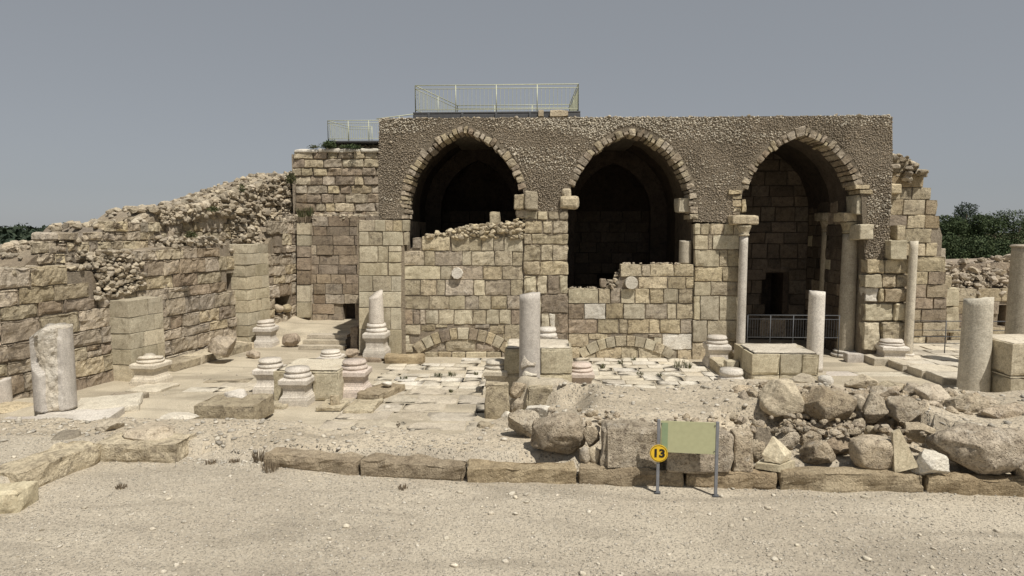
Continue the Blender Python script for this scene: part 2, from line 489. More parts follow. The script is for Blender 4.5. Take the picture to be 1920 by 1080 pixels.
# ------------------------------------------------------------------ ground
def sm(a, b, x):
    t = np.clip((x - a) / (b - a), 0, 1)
    return t * t * (3 - 2 * t)

KX, KY = [-20, -8.5, -7.1, -5.07, 8.1, 20], [12.3, 12.15, 12.1, 11.85, 11.15, 10.6]
EX = [-30, -16, -12.5, -9.6, -7.4, -6.2, -4.6, -3.2, -1.9, -0.9, 0.5, 20]
EY = [14.2, 14.0, 13.6, 13.6, 13.7, 13.5, 13.4, 13.2, 12.95, 14.2, 15.6, 15.6]

def height(x, y):
    x = np.asarray(x, float); y = np.asarray(y, float)
    q = np.stack([x, y, x * 0], 1)
    K = np.interp(x, KX, KY)
    E = np.interp(x, EX, EY) + 0.25 * vnoise(q * 1.3)
    path = 0.30 + 0.02 * fbm(q * 0.8, 2)
    mound = 0.59 + 0.07 * fbm(q * 0.9, 3) * sm(0.3, 1.2, y - K)
    # left plateau rises towards the slabs
    inside = sm(0.0, 0.12, y - K - 0.12)
    gap = sm(-7.0, -6.2, x) * sm(-4.9, -5.6, x)          # the gap in the kerb: a soft ramp
    inside = np.where(gap > 0, np.minimum(inside, sm(-0.6, 1.2, y - K)) * gap + inside * (1 - gap), inside)
    leftw = sm(-8.75, -9.15, x) * sm(9.0, 9.8, y)
    inside = np.maximum(inside, leftw)
    z = path + (mound - path) * inside
    floor = 0.012 * fbm(q * 0.7, 2)
    floor = floor + 0.22 * sm(-8.4, -9.4, x) * sm(17.8, 16.4, y) * sm(12.5, 13, y)
    z = z + (floor - z) * sm(-0.05, 0.75, y - E)
    # stony platform behind the boulders
    pl = np.interp(y, [11.5, 12.6, 13.4, 14.2, 15.6, 16.15, 16.7], [-0.15, 0.0, 0.3, 0.6, 0.7, -0.9, -1.2])
    fr = K + 0.55 + 1.5 * sm(3.3, 3.9, x) * sm(7.9, 7.4, x)
    back = np.interp(x, [-2, 0.4, 1.0, 5, 8, 12], [16.75, 16.7, 15.8, 15.2, 15.0, 14.6])
    plat = sm(0, 0.7, x - pl - 0.1) * sm(0, 0.25, y - fr) * sm(0.75, -0.05, y - back)
    ph = 0.98 + 0.09 * fbm(q * 0.8, 3) + 0.22 * sm(3.2, 4.6, x)
    z = np.maximum(z, z + (ph - z) * plat)
    # raised floor of the recess and a slope of earth at its left
    rec = sm(26.75, 26.9, y) * sm(-7.0, -7.05, x) * sm(-13.2, -13.0, x)
    z = z + 0.5 * rec + 0.12 * rec * sm(-9.5, -11.8, x) * (1 + fbm(q * 1.1, 2))
    # far land falls away behind and rises again into low hills
    r = np.sqrt(x * x + y * y)
    z = z - 3.0 * sm(38, 75, r)
    hill = sm(-40, -150, x) * sm(50, 140, y)
    z = z + hill * (5.4 + 1.2 * fbm(q * 0.011, 3))
    z = z + sm(90, 300, r) * sm(-20, 60, x) * (4.5 + 2 * fbm(q * 0.01, 2))
    return z

def hz(x, y):
    return float(height(np.array([x]), np.array([y]))[0])

def spread(lo, hi, step, far, growth=1.28):
    a = list(np.arange(lo, hi + 1e-6, step))
    s, v = step, hi
    up = []
    while v < far:
        s *= growth; v += s; up.append(v)
    s, v = step, lo
    dn = []
    while v > -far:
        s *= growth; v -= s; dn.append(v)
    return np.array(dn[::-1] + a + up)

gx, gy = spread(-17, 15, 0.11, 1500), spread(4.5, 31, 0.11, 1500)
X, Y = np.meshgrid(gx, gy)
Z = height(X.ravel(), Y.ravel())
nx, ny = len(gx), len(gy)
i = np.arange((ny - 1) * (nx - 1)); r_, c_ = i // (nx - 1), i % (nx - 1)
a = r_ * nx + c_
GF = np.stack([a, a + 1, a + nx + 1, a + nx], 1)
gme = mesh('ground', np.stack([X.ravel(), Y.ravel(), Z], 1), GF)
for k in ('gravelground', 'floorground', 'rubbleground', 'scrub'): gme.materials.append(M[k])
cx = (gx[c_] + gx[c_ + 1]) / 2; cyy = (gy[r_] + gy[r_ + 1]) / 2
Kc = np.interp(cx, KX, KY); Ec = np.interp(cx, EX, EY)
wob = 0.35 * fbm(np.stack([cx, cyy, cx * 0], 1) * 1.1, 3)
mi = np.zeros(len(i), np.int32)
mi[(cyy > Kc + 0.2 + wob * .3)] = 2
mi[(cyy > Ec + 0.45 + wob)] = 1
mi[(cyy > 12) & (cyy < 15.6 + wob) & (cx > -0.9)] = 2
mi[(np.hypot(cx, cyy) > 40)] = 3
gme.polygons.foreach_set('material_index', mi)
ground = link('ground', gme)
props(ground, 'pale dusty gravel ground of the path, stony mound and courtyard', None, None, 'structure')

# loose gravel
rg = np.random.RandomState(5)
n = 30000
gyv = 5.6 + 6.6 * rg.uniform(0, 1, n) ** 0.8
gxv = (rg.uniform(-1, 1, n)) * gyv * 0.92 - 0.3
den = fbm(np.stack([gxv, gyv, gxv * 0], 1) * 0.7, 3)
keep = (den + rg.uniform(-0.9, 0.9, n) > 0.05) | (rg.uniform(0, 1, n) < 0.15)
K1 = np.interp(gxv, KX, KY); nearK = np.abs(gyv - (K1 - 0.25)) < 0.3
gxv, gyv = gxv[keep | nearK], gyv[keep | nearK]
sz = 0.005 + 0.019 * rg.uniform(0, 1, len(gxv)) ** 4
scatter('gravel', M['dirt'], np.stack([gxv, gyv, height(gxv, gyv) + sz * 0.25], 1), sz, None, 1, 0.65, 'small pale gravel scattered over the path in the foreground', None, rough=0.15, seed=3)
n = 260
gyv = rg.uniform(6.2, 11.2, n); gxv = rg.uniform(-.9, .9, n) * gyv
sz = 0.018 + 0.035 * rg.uniform(0, 1, n) ** 2
scatter('gravel', M['pave'], np.stack([gxv, gyv, height(gxv, gyv) + sz * 0.25], 1), sz, None, 2, 0.6, 'larger loose stones lying about the gravel path', None, rough=0.12, cuts=12, seed=44)
# gravel drifted against the kerb
n = 1800
gxv = rg.uniform(-8.5, 10, n); gyv = np.interp(gxv, KX, KY) - 0.05 - 0.3 * rg.uniform(0, 1, n) ** 2
sz = 0.01 + 0.03 * rg.uniform(0, 1, n) ** 3
scatter('gravel', M['dirt'], np.stack([gxv, gyv, height(gxv, gyv) + sz * 0.3], 1), sz, None, 1, 0.65, 'coarser gravel gathered along the foot of the kerb stones', None, rough=0.15, seed=4)
# stonier scatter over mound and platform
n = 9000
gyv = rg.uniform(11.9, 17.2, n); gxv = rg.uniform(-14, 11, n)
E1 = np.interp(gxv, EX, EY)
ok = ((gxv < -5.5) | (rg.uniform(0, 1, n) < .35)) & ((gyv < E1 + 0.3) | ((gxv > -0.5) & (gyv < 15.8))) & (np.abs(gyv - np.interp(gxv, KX, KY)) > .15)
gxv, gyv = gxv[ok], gyv[ok]
sz = 0.012 + 0.06 * rg.uniform(0, 1, len(gxv)) ** 4
scatter('rubble', M['dirt'], np.stack([gxv, gyv, height(gxv, gyv) + sz * 0.2], 1), sz, None, 1, 0.55, 'pale stone chips strewn over the mound behind the kerb', None, rough=0.15, seed=8)
n = 500
gyv = rg.uniform(13.5, 24, n); gxv = rg.uniform(-12, 8, n)
sz = 0.01 + 0.035 * rg.uniform(0, 1, n) ** 4
scatter('rubble', M['dirt'], np.stack([gxv, gyv, height(gxv, gyv) + sz * 0.2], 1), sz, None, 1, 0.6, 'few stone chips lying on the courtyard floor', None, rough=0.15, seed=9)

# ------------------------------------------------------------------ masonry builders
def pick(ms):
    r = random.random() * sum(w for _, w in ms)
    for m, w in ms:
        r -= w
        if r <= 0: return M[m]
    return M[ms[-1][0]]

def solid(name, root, strips, y0, y1, mat):
    """vertical slabs: list of (u0, u1, zb0, zb1, zt0, zt1) between depths y0 and y1 (may be given per slab)"""
    V, F = [], []
    for s in strips:
        u0, u1, b0, b1, t0, t1 = s[:6]
        a = len(V)
        V += [(u0, y0, b0), (u1, y0, b1), (u1, y0, t1), (u0, y0, t0), (u0, y1, b0), (u1, y1, b1), (u1, y1, t1), (u0, y1, t0)]
        F += [(a, a + 1, a + 2, a + 3), (a + 5, a + 4, a + 7, a + 6), (a + 3, a + 2, a + 6, a + 7), (a + 1, a, a + 4, a + 5), (a + 4, a, a + 3, a + 7), (a + 1, a + 5, a + 6, a + 2)]
    return link(name, mesh(name, V, F, False), mat, root)

def interp(pts):
    xs = [p[0] for p in pts]; zs = [p[1] for p in pts]
    return lambda u: float(np.interp(u, xs, zs))

def course_wall(root, u0, u1, z0, top, hts, wid, mats, holes=(), left=None, right=None, thick=0.8, corez=None, r=0.018, rough=0.02, chip=0.04,
                proud=0.03, gap=0.004, seg=0.16, core=True, corem='mortar', tiltz=None, split=0.0, miss=0.0, coretop=None, drop=0.12, recess=0.0):
    z = z0; k = 0
    zmax = max(top(u) for u in np.linspace(u0, u1, 60))
    while z < zmax - 0.05:
        h = hts[k % len(hts)] * random.uniform(0.93, 1.07); k += 1
        zm = z + h / 2
        a = left(zm) if left else u0
        b = right(zm) if right else u1
        u = a - random.uniform(0, 0.3) * (0 if left else 1)
        u = a
        while u < b - 0.02:
            w = random.uniform(*wid)
            if b - (u + w) < wid[0] * 0.6: w = b - u
            uc = u + w / 2
            t = min(top(u + w * .25), top(u + w * .75))
            skip = t < z + h * 0.45 or random.random() < miss
            for (ha, hb, hc, hd) in holes:
                if uc > ha and uc < hb and zm > hc and zm < hd: skip = True
            ww, uu = w, u
            for (ha, hb, hc, hd) in holes:      # trim at the edge of a hole
                if zm > hc and zm < hd and not skip:
                    if uu < ha < uu + ww: ww = ha - uu
                    elif uu < hb < uu + ww: ww = uu + ww - hb; uu = hb
            if not skip and ww > 0.06:
                j = lambda s: random.uniform(-s, s)
                zz = lambda uu_: (tiltz(uu_) if tiltz else 0)
                zt = z + h
                js = 0.006 + chip * 0.1
                def put(za, zb, ua, ub):
                    cs = [(ua + j(js), za + j(js) + zz(ua)), (ub + j(js), za + j(js) + zz(ub)), (ub + j(js), zb + j(js) + zz(ub)), (ua + j(js), zb + j(js) + zz(ua))]
                    quad_stone('stone', cs, random.uniform(0.26, 0.36), -random.uniform(-recess, proud), pick(mats), root, r=r, rough=rough, seg=seg, chip=chip, gap=gap)
                if random.random() < split and h > 0.3:
                    c = z + h * random.uniform(0.4, 0.6)
                    put(z, c, uu, uu + ww); put(c, zt, uu, uu + ww)
                else:
                    put(z, zt, uu, uu + ww)
            u += w
        z += h
    if core:
        us = sorted(set(list(np.linspace(u0, u1, max(2, int((u1 - u0) / 0.35)))) + [h_ for H in holes for h_ in H[:2] if u0 < h_ < u1]))
        st = []
        ct = coretop or (lambda u: top(u) - drop)
        for ua, ub in zip(us[:-1], us[1:]):
            um = (ua + ub) / 2
            if left and um < left(z0 + 0.1): continue
            cuts = [z0 - 0.3]
            hs = sorted([(H[2], H[3]) for H in holes if H[0] <= um <= H[1]])
            zb = z0 - 0.3
            for (hc, hd) in hs:
                if hc > zb + 0.02: st.append((ua, ub, zb, zb, hc, hc))
                zb = hd
            ta, tb = ct(ua), ct(ub)
            if min(ta, tb) > zb: st.append((ua, ub, zb, zb, ta, tb))
        solid('mortar_core', root, st, 0.06, thick, M[corem])
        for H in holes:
            solid('recess_back', root, [(H[0] - .05, H[1] + .05, H[2] - .05, H[2] - .05, H[3] + .05, H[3] + .05)], thick + 0.003, thick + 0.06, M['shadestone'])  # dark plate, coloured as the shade inside the hole

def explicit(root, fr, ox, oy, sc, rows, mats, off=0.0, **kw):
    """rows of (y0, y1, joints) or (y0, y1, [(x0, x1, material)...]) in zoomed photo pixels"""
    kw.setdefault('depth', 0.34)
    d = kw.pop('depth'); proud = kw.pop('proud', 0.03)
    for y0, y1, js in rows:
        if not isinstance(js[0], (tuple, list)):
            js = [(p, q, None) for p, q in zip(js[:-1], js[1:])]
        for (xa, xb, m) in js:
            P = [fr.hit(ox + x / sc, oy + y / sc, off) for x, y in ((xa, y1), (xb, y1), (xb, y0), (xa, y0))]
            P = [(p[0] + random.uniform(-.007, .007), p[1] + random.uniform(-.007, .007)) for p in P]
            quad_stone('stone', P, d, off - random.uniform(0, proud), M[m] if m else pick(mats), root, **kw)

def core_px(root, fr, px0, py0, px1, py1, y0=0.035, y1=0.9, mat='mortar', name='mortar_core'):
    a = fr.hit(px0, py1); b = fr.hit(px1, py0)
    return solid(name, root, [(a[0], b[0], a[1], a[1], b[1], b[1])], y0, y1, M[mat])

def rubble_parts(root, pts, sizes, mat, nmax=120, name='rubble_stone', flat=0.75, seed=1):
    """biggest pieces as parts (shared meshes), the rest joined"""
    order = np.argsort(-np.asarray(sizes))
    rg = np.random.RandomState(seed)
    me = []
    for k in range(8):
        v, F = rock_np(seed * 7.7 + k, 2, 14, 0.10, .38, .72)
        me.append(mesh(name, v, F, False)); me[-1].materials.append(mat)
    for q in order[:nmax]:
        o = link(name, me[q % 8], None, root, pts[q])
        s = sizes[q]
        o.scale = (s * rg.uniform(.85, 1.4), s * rg.uniform(.7, 1.1), s * flat * rg.uniform(.7, 1.15))
        o.rotation_euler = (rg.uniform(-.3, .3), rg.uniform(-.3, .3), rg.uniform(0, 6.28))
    rest = order[nmax:]
    if len(rest):
        scatter('rubble', mat, np.asarray(pts)[rest], np.asarray(sizes)[rest], root, 2, flat, kind='stuff', seed=seed + 1, smooth=False, cuts=12, rough=.1)

# ------------------------------------------------------------------ the arcade wall
FA = Frame((0, 24, 0))
arc = empty('arcade_wall', (0, 24, 0), 0, 'long grey pebbled wall with three dark pointed arches above the ashlar piers', 'wall')
fx = lambda px, py=300: FA.hit(px, py)[0]
fz = lambda py, px=1000: FA.hit(px, py)[1]

ARCH = []
for (xl, xr, apx, bl, br) in ((764, 978, 248, 411, 357), (1072, 1294, 251, 352, 412), (1396, 1610, 254, 357, 352)):
    pxm = (xl + xr) / 2
    ARCH.append((fx(xl, 360), fx(xr, 360), fz(393, pxm), fz(apx, pxm), fz(bl, xl), fz(br, xr)))

def arch_pts(A, off, n=22):
    xl, xr, zs, za = A[:4]
    w, h = (xr - xl) / 2, za - zs
    w = min(w, h)
    W = (xr - xl) / 2
    r = (W * W + h * h) / (2 * W)
    th = math.acos((r - W) / (r + off))
    L = [(xl + r - (r + off) * math.cos(t), zs + (r + off) * math.sin(t)) for t in np.linspace(0, th, n)]
    R = [(xr - r + (r + off) * math.cos(t), zs + (r + off) * math.sin(t)) for t in np.linspace(th, 0, n)]
    return L + R[1:]

def wall_poly(off):
    H = lambda *p: FA.hit(*p)
    P = [H(710, 411), H(709, 330), H(711, 222), H(900, 221), H(1300, 219), H(1660, 216), H(1673, 219), H(1674, 300), H(1671, 380), H(1667, 455), H(1655, 487), H(1622, 487)]
    for k, (l, r) in ((2, (418, None)), (1, (396, 416)), (0, (411, 396))):
        a = arch_pts(ARCH[k], off)
        xr, xl = a[-1][0], a[0][0]
        if r: P.append((xr, fz(r)))
        P += a[::-1]
        if l: P.append((xl, fz(l)))
    return P

poly = wall_poly(0.14)
bm = bmesh.new()
vs_ = [bm.verts.new((x, 0, z)) for x, z in poly]
f = bm.faces.new(vs_)
if f.normal.y > 0: f.normal_flip()
ex = bmesh.ops.extrude_face_region(bm, geom=[f])
for v in [g for g in ex['geom'] if isinstance(g, bmesh.types.BMVert)]: v.co.y += 1.0
bmesh.ops.recalc_face_normals(bm, faces=bm.faces)
bmesh.ops.triangulate(bm, faces=bm.faces)
me = bpy.data.meshes.new('concrete_wall'); bm.to_mesh(me); bm.free()
link('concrete_wall', me, M['concrete'], arc)

def in_poly(P, x, z):
    c = np.zeros(len(x), bool)
    for (x0, z0), (x1, z1) in zip(P, P[1:] + P[:1]):
        k = ((z0 > z) != (z1 > z)) & (x < (x1 - x0) * (z - z0) / (z1 - z0 + 1e-12) + x0)
        c ^= k
    return c

outer = wall_poly(0.33)
xs = np.arange(fx(710), fx(1673), 0.056); zs_ = np.arange(fz(487), fz(216), 0.05)
PX, PZ = np.meshgrid(xs, zs_)
PX = PX.ravel() + np.repeat(np.arange(len(zs_)) % 2, len(xs)) * 0.04 + rg.uniform(-.03, .03, PX.size); PZ = PZ.ravel() + rg.uniform(-.03, .03, PZ.size)
k = in_poly(outer, PX, PZ) & (rg.uniform(0, 1, len(PX)) < 0.93)
PX, PZ = PX[k], PZ[k]
band = fbm(np.stack([PX * 0.35, PZ * 2.2, PX * 0], 1), 3)
zt = fz(218)
up = np.clip((PZ - (zt - 1.3)) / 1.2, 0, 1)
pale = (band + 0.9 * up + rg.uniform(-.6, .6, len(PX)) > 0.92)
szs = rg.uniform(0.017, 0.031, len(PX)) * (1 + 0.3 * pale)
yy = -0.004 + 0.012 * np.clip(fbm(np.stack([PX, PZ, PX * 0], 1) * 1.1, 2), -1.5, .5)
big = rg.uniform(0, 1, len(PX)) < 0.006
szs[big] *= 1.6; pale |= big & (rg.uniform(0, 1, len(PX)) < .5)
pts = np.stack([PX, yy, PZ], 1)
scatter('pebbles', M['pebble'], pts[~pale], szs[~pale], arc, 1, 0.95, rough=0.1, cuts=3, seed=11)
scatter('pale_pebbles', M['palepebble'], pts[pale], szs[pale], arc, 1, 0.9, rough=0.1, cuts=3, seed=12)
# crust of stones along the wall head
n = 420
tx = rg.uniform(fx(712), fx(1668), n); ty = rg.uniform(0.0, 0.95, n)
tz = np.interp(tx, [fx(710), fx(1670)], [fz(222, 710), fz(216, 1670)])
scatter('pale_pebbles', M['rubble'], np.stack([tx, ty, tz + 0.0], 1), rg.uniform(.03, .11, n), arc, 2, 0.6, seed=13, smooth=False, cuts=12)

# voussoirs
for A in ARCH:
    xl, xr, zs0, za, zl, zr = A
    inn = arch_pts(A, 0.0, 80)
    path = []
    if zl < zs0: path += [(xl, z) for z in np.linspace(zl, zs0, 12)[:-1]]
    path += [p for i_, p in enumerate(inn) if not ((i_ < 80 and p[1] < zl) or (i_ >= 80 and p[1] < zr))]
    if zr < zs0: path += [(xr, z) for z in np.linspace(zs0, zr, 12)[1:]]
    path = np.array(path)
    seg = np.linalg.norm(np.diff(path, axis=0), axis=1); S = np.concatenate([[0], np.cumsum(seg)])
    def at(s):
        x, z = np.interp(s, S, path[:, 0]), np.interp(s, S, path[:, 1])
        e = 0.08
        dx = np.interp(s + e, S, path[:, 0]) - np.interp(s - e, S, path[:, 0]); dz = np.interp(s + e, S, path[:, 1]) - np.interp(s - e, S, path[:, 1])
        L_ = math.hypot(dx, dz)
        return np.array([x, z]), np.array([-dz, dx]) / L_
    s = 0.0
    while s < S[-1] - 0.06:
        w = random.uniform(0.13, 0.30)
        if S[-1] - s - w < 0.1: w = S[-1] - s
        p0, n0 = at(s + .006); p1, n1 = at(s + w - .006)
        ln = random.uniform(0.24, 0.36); ins = random.uniform(-0.05, 0.02)
        cs = [p0 + n0 * ins, p0 + n0 * ln, p1 + n1 * ln * random.uniform(.93, 1.06), p1 + n1 * ins]
        # path runs clockwise: order the corners so that the face looks out of the wall
        cs = [cs[0], cs[3], cs[2], cs[1]]
        quad_stone('voussoir', [tuple(c) for c in cs], 1.0, -random.uniform(0.015, 0.055), pick([('tan', 2), ('grey', 3), ('brown', 1)]), arc, r=0.022, rough=0.025, freq=6, seg=0.1, chip=0.05, gap=0.005)
        s += w

# stones at the arch feet
def blockpx(root, fr, x0, y0, x1, y1, off, depth, mat, name='stone', r=0.05, rough=0.03, chip=0.08, seg=0.14, freq=3.0):
    P = [fr.hit(x, y, off) for x, y in ((x0, y1), (x1, y1), (x1, y0), (x0, y0))]
    return quad_stone(name, P, depth, off, M[mat], root, r=r, rough=rough, chip=chip, seg=seg, freq=freq, gap=0)
blockpx(arc, FA, 984, 357, 1009, 393, -0.28, 1.0, 'tan', 'impost_block')
blockpx(arc, FA, 963, 364, 985, 393, -0.20, 0.9, 'tan', 'impost_block')
blockpx(arc, FA, 966, 392, 1008, 410, -0.05, 0.8, 'grey', 'impost_block')
blockpx(arc, FA, 1053, 352, 1072, 375, -0.1, 0.9, 'tan', 'impost_block', r=0.09)
blockpx(arc, FA, 1048, 366, 1087, 392, -0.22, 0.9, 'tan', 'impost_block', r=0.14, rough=0.05, chip=.16)
blockpx(arc, FA, 1272, 370, 1295, 398, 0.15, 0.8, 'smooth', 'impost_block', r=0.03)
for (x0, y0, x1, y1, off) in ((1366, 355, 1393, 365, -.12), (1373, 365, 1392, 374, -.06), (1373, 375, 1391, 388, -.05), (1374, 388, 1391, 398, -.05), (1391, 372, 1400, 398, .15)):
    blockpx(arc, FA, x0, y0, x1, y1, off, 0.8, 'tan', 'impost_block', r=0.03)
for (x0, y0, x1, y1, off) in ((1604, 346, 1632, 355, -.08), (1612, 355, 1637, 364, -.08), (1606, 364, 1638, 402, .05)):
    blockpx(arc, FA, x0, y0, x1, y1, off, 0.9, 'smooth' if y1 > 400 else 'tan', 'impost_block', r=0.03)

# roof and the masonry mass behind the arcade
zr_ = fz(225)
solid('roof', arc, [(fx(711), fx(1672), zr_ - .4, zr_ - .4, zr_ - .05, zr_ - .05)], 0.98, 9.0, M['concrete'])
solid('side_wall', arc, [(fx(711) - 0.0, fx(711) + .7, 0.2, 0.2, zr_ - .42, zr_ - .42)], 1.003, 9.0, M['brown'])
solid('side_wall', arc, [(fx(1672) - .8, fx(1672), 0.0, 0.0, zr_ - .42, zr_ - .42)], 1.003, 9.0, M['brown'])
solid('back_wall', arc, [(fx(711), fx(1672), 0.0, 0.0, zr_ - .42, zr_ - .42)], 9.004, 9.5, M['shadestone'])

# vaulted chambers
def chamber(k, off, y1, label, inner=None):
    A = ARCH[k]
    c = empty('vaulted_chamber', ((A[0] + A[1]) / 2, 25.0, 0), 0, label, 'chamber')
    ox = (A[0] + A[1]) / 2
    pts_ = [(A[0] - off, 0.0)] + [(A[0] - off, z) for z in np.linspace(0.5, A[2], 5)[:-1]] + arch_pts(A, off, 18) + [(A[1] + off, z) for z in np.linspace(A[2], 0.5, 5)[1:]] + [(A[1] + off, 0.0)]
    V, F = [], []
    ys = np.linspace(0.002, y1 - 25.0, 14)
    for yv in ys:
        q = np.array([(x - ox, yv, z) for x, z in pts_])
        nn = 0.04 * fbm(q * 2.1 + k * 9, 3)
        cen = np.array([0, yv, 4.0]); d = cen - q; d[:, 1] = 0; d /= np.linalg.norm(d, axis=1, keepdims=True)
        V += list(q + d * nn[:, None])
    m = len(pts_)
    for i_ in range(len(ys) - 1):
        for j_ in range(m - 1):
            a_ = i_ * m + j_
            F.append((a_, a_ + m, a_ + m + 1, a_ + 1))
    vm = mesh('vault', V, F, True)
    vm.materials.append(M['dim']); vm.materials.append(M['shadestone'])
    vm.polygons.foreach_set('material_index', [0 if F[q][0] // m < 5 else 1 for q in range(len(F))])  # lit front rows coloured lighter, shaded depth coloured darker
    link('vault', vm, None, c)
    if inner:
        yi, offi = inner
        ap = arch_pts(A, offi, 18)
        up_ = arch_pts(A, off + 0.05, 18)
        lo = [(ap[0][0], 0.0), (ap[-1][0], 0.0)]
        V, F = [], []
        inn_ = [lo[0]] + ap + [lo[1]]
        out_ = [(A[0] - off - .05, 0.0)] + up_ + [(A[1] + off + .05, 0.0)]
        for yv in (yi - 25.0, yi - 24.5):
            V += [(x - ox, yv, z) for x, z in inn_] + [(x - ox, yv, z) for x, z in out_]
        n_ = len(inn_)
        for j_ in range(n_ - 1):
            F.append((j_, j_ + 1, n_ + j_ + 1, n_ + j_))
            F.append((j_, 2 * n_ + j_, 2 * n_ + j_ + 1, j_ + 1))
        link('inner_arch', mesh('inner_arch', V, F, False), M['shadestone'], c)
    return c, ox

for k, lab in ((0, 'dark vaulted chamber behind the first arch under the rooftop platform'), (1, 'dark vaulted chamber behind the middle arch of the arcade')):
    c, ox = chamber(k, 0.3, 32.5, lab, (29.3 + k * .5, -0.42))
    bw = Frame((ox, 32.0, 0)); A = ARCH[k]
    root = empty('chamber_back_wall', (ox, 32.0, 0), 0, ('ashlar back wall deep inside the first arch', 'ashlar back wall with a dark hole deep inside the middle arch')[k], 'wall')
    u0, u1 = A[0] - .3 - ox, A[1] + .3 - ox
    hol = ()
    if k == 1:
        a_ = bw.hit(1120, 532); b_ = bw.hit(1165, 505)
        hol = ((a_[0], b_[0], a_[1], b_[1]),)
    zt_ = bw.hit(1000, 407)[1]
    course_wall(root, u0, u1, 1.2, lambda u: zt_, [0.52, 0.48, 0.55], (0.6, 1.2), [('dim', 1)], hol, r=0.02, rough=0.01, chip=0.02, seg=.3, thick=.6, corem='shadestone')
    solid('upper_wall', root, [(u0 - .1, u1 + .1, zt_, zt_, A[3] + .4, A[3] + .4)], 0.15, 0.6, M['shadestone'])

c, ox = chamber(2, 0.12, 28.9, 'tall vaulted chamber with a doorway behind the right hand arch beside the grey railing')
A = ARCH[2]
bw = Frame((ox, 28.6, 0))
root = empty('chamber_back_wall', (ox, 28.6, 0), 0, 'dim ashlar wall with a jagged dark doorway inside the right hand arch', 'wall')
a_ = bw.hit(1434, 592); b_ = bw.hit(1470, 512); e_ = bw.hit(1428, 560)
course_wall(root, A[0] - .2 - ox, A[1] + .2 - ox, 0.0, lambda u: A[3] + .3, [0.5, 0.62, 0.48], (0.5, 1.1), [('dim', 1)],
            ((a_[0], b_[0], a_[1], b_[1]), (e_[0], a_[0] + .01, bw.hit(1430, 570)[1], bw.hit(1430, 522)[1])), r=0.02, rough=0.02, chip=.05, seg=.25, thick=1.5, corem='shadestone')
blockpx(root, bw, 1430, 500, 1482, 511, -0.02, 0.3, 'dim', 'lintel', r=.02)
blockpx(root, bw, 1425, 596, 1475, 632, -0.15, 0.5, 'brown', 'step', r=.03)
# right side wall of that chamber, facing left
sw = empty('chamber_side_wall', (A[1] + 0.10, 28.5, 0), -math.pi / 2, 'ashlar side wall lit by the sun behind the buff columns of the right hand arch', 'wall')
course_wall(sw, 0.0, 3.45, 0.0, lambda u: A[2] + .2, [0.48, 0.42, 0.5], (0.45, 0.9), [('dim', 5), ('brown', 1), ('smooth', .6)], r=.02, rough=.012, chip=.03, thick=.5, seg=.25, core=False)  # mostly dim stones hold the shade in their colour, few paler ones the lit patches

# ------------------------------------------------------------------ piers and infill walls
def thing_at(name, fr, px, label, cat, group=None, y=0.0):
    return empty(name, (0, 24 + y, 0), 0, label, cat, group)

PM = [('tan', 3), ('smooth', 2)]
p1 = thing_at('stone_pier', FA, 700, 'ashlar pier behind the column on a moulded pedestal beside the steps', 'pier', 'ashlar piers of the arcade', -.06)
F1 = Frame((0, 23.94, 0))
explicit(p1, F1, 400, 240, 4, [
    (690, 776, (1092, 1212, 1289, 1346, 1416, 1466)), (778, 882, ((1092, 1166, None), (1167, 1269, None), (1270, 1424, 'smooth'), (1425, 1466, None))),
    (884, 1008, ((1092, 1233, None), (1234, 1313, None))), (884, 929, ((1314, 1412, 'smooth'),)), (930, 1008, ((1314, 1412, 'smooth'),)),
    (1010, 1108, ((1092, 1306, None), (1314, 1410, 'smooth')))], PM, r=.02, rough=.012, chip=.025)
explicit(p1, F1, 400, 500, 4, [
    (70, 187, ((1092, 1196, 'smooth'), (1197, 1333, None), (1334, 1410, 'smooth'))), (189, 305, ((1092, 1410, 'smooth'),)),
    (307, 470, ((1092, 1180, 'smooth'), (1181, 1330, 'smooth'), (1331, 1410, 'smooth'))), (472, 655, ((1094, 1312, 'smooth'), (1313, 1412, 'smooth')))], PM, r=.015, rough=.006, chip=.015)
core_px(p1, F1, 674, 413, 757, 668, .035, .95, 'mortar')
solid('pier_body', p1, [(F1.hit(674, 500)[0], F1.hit(752, 500)[0], -.1, -.1, F1.hit(700, 413)[1], F1.hit(700, 413)[1])], .955, 6.3, M['brown'])

IM = [('tan', 4), ('grey', 1.2), ('smooth', .5)]
i1 = thing_at('infill_wall', FA, 860, 'broken ashlar infill wall under the first arch with a stone drum end near its top', 'wall', 'infill walls between the piers', .0)
FI = Frame((0, 24.0, 0))
explicit(i1, FI, 680, 380, 4, [
    (262, 345, ((372, 440, 'grey'),)), (252, 362, ((443, 657, 'tan'),)), (258, 362, (664, 890, 980, 1060)), (256, 368, ((1062, 1202, 'smooth'),)),
    (362, 473, (293, 461, 540, 746, 816, 990, 1122, 1203)), (475, 576, (293, 586, 672, 900, 1046, 1200)),
    (578, 696, ((290, 433, None), (434, 554, None), (555, 619, None), (620, 831, 'grey'), (833, 918, None), (919, 1109, None), (1110, 1200, None))),
    (698, 800, (293, 498, 646, 768, 869, 961, 1084, 1200)),
    (803, 912, ((292, 375, 'brown'), (376, 430, 'brown'), (431, 469, 'grey'), (470, 568, 'smooth'), (569, 684, 'smooth'), (685, 823, 'smooth'), (824, 926, 'tan'), (927, 1023, 'smooth'), (1024, 1113, 'smooth'), (1114, 1200, 'brown'))),
    (914, 990, ((292, 434, None),)), (916, 962, ((436, 546, None),)), (914, 940, ((547, 640, None),)), (914, 940, ((840, 950, None),)), (916, 985, ((951, 1062, None),)), (914, 1040, ((1064, 1200, 'tan'),)),
    (992, 1060, ((292, 350, 'smooth'),)), (1060, 1125, ((292, 380, 'smooth'),)), (1042, 1130, ((1120, 1200, None),))], IM, r=.016, rough=.022, chip=.035)
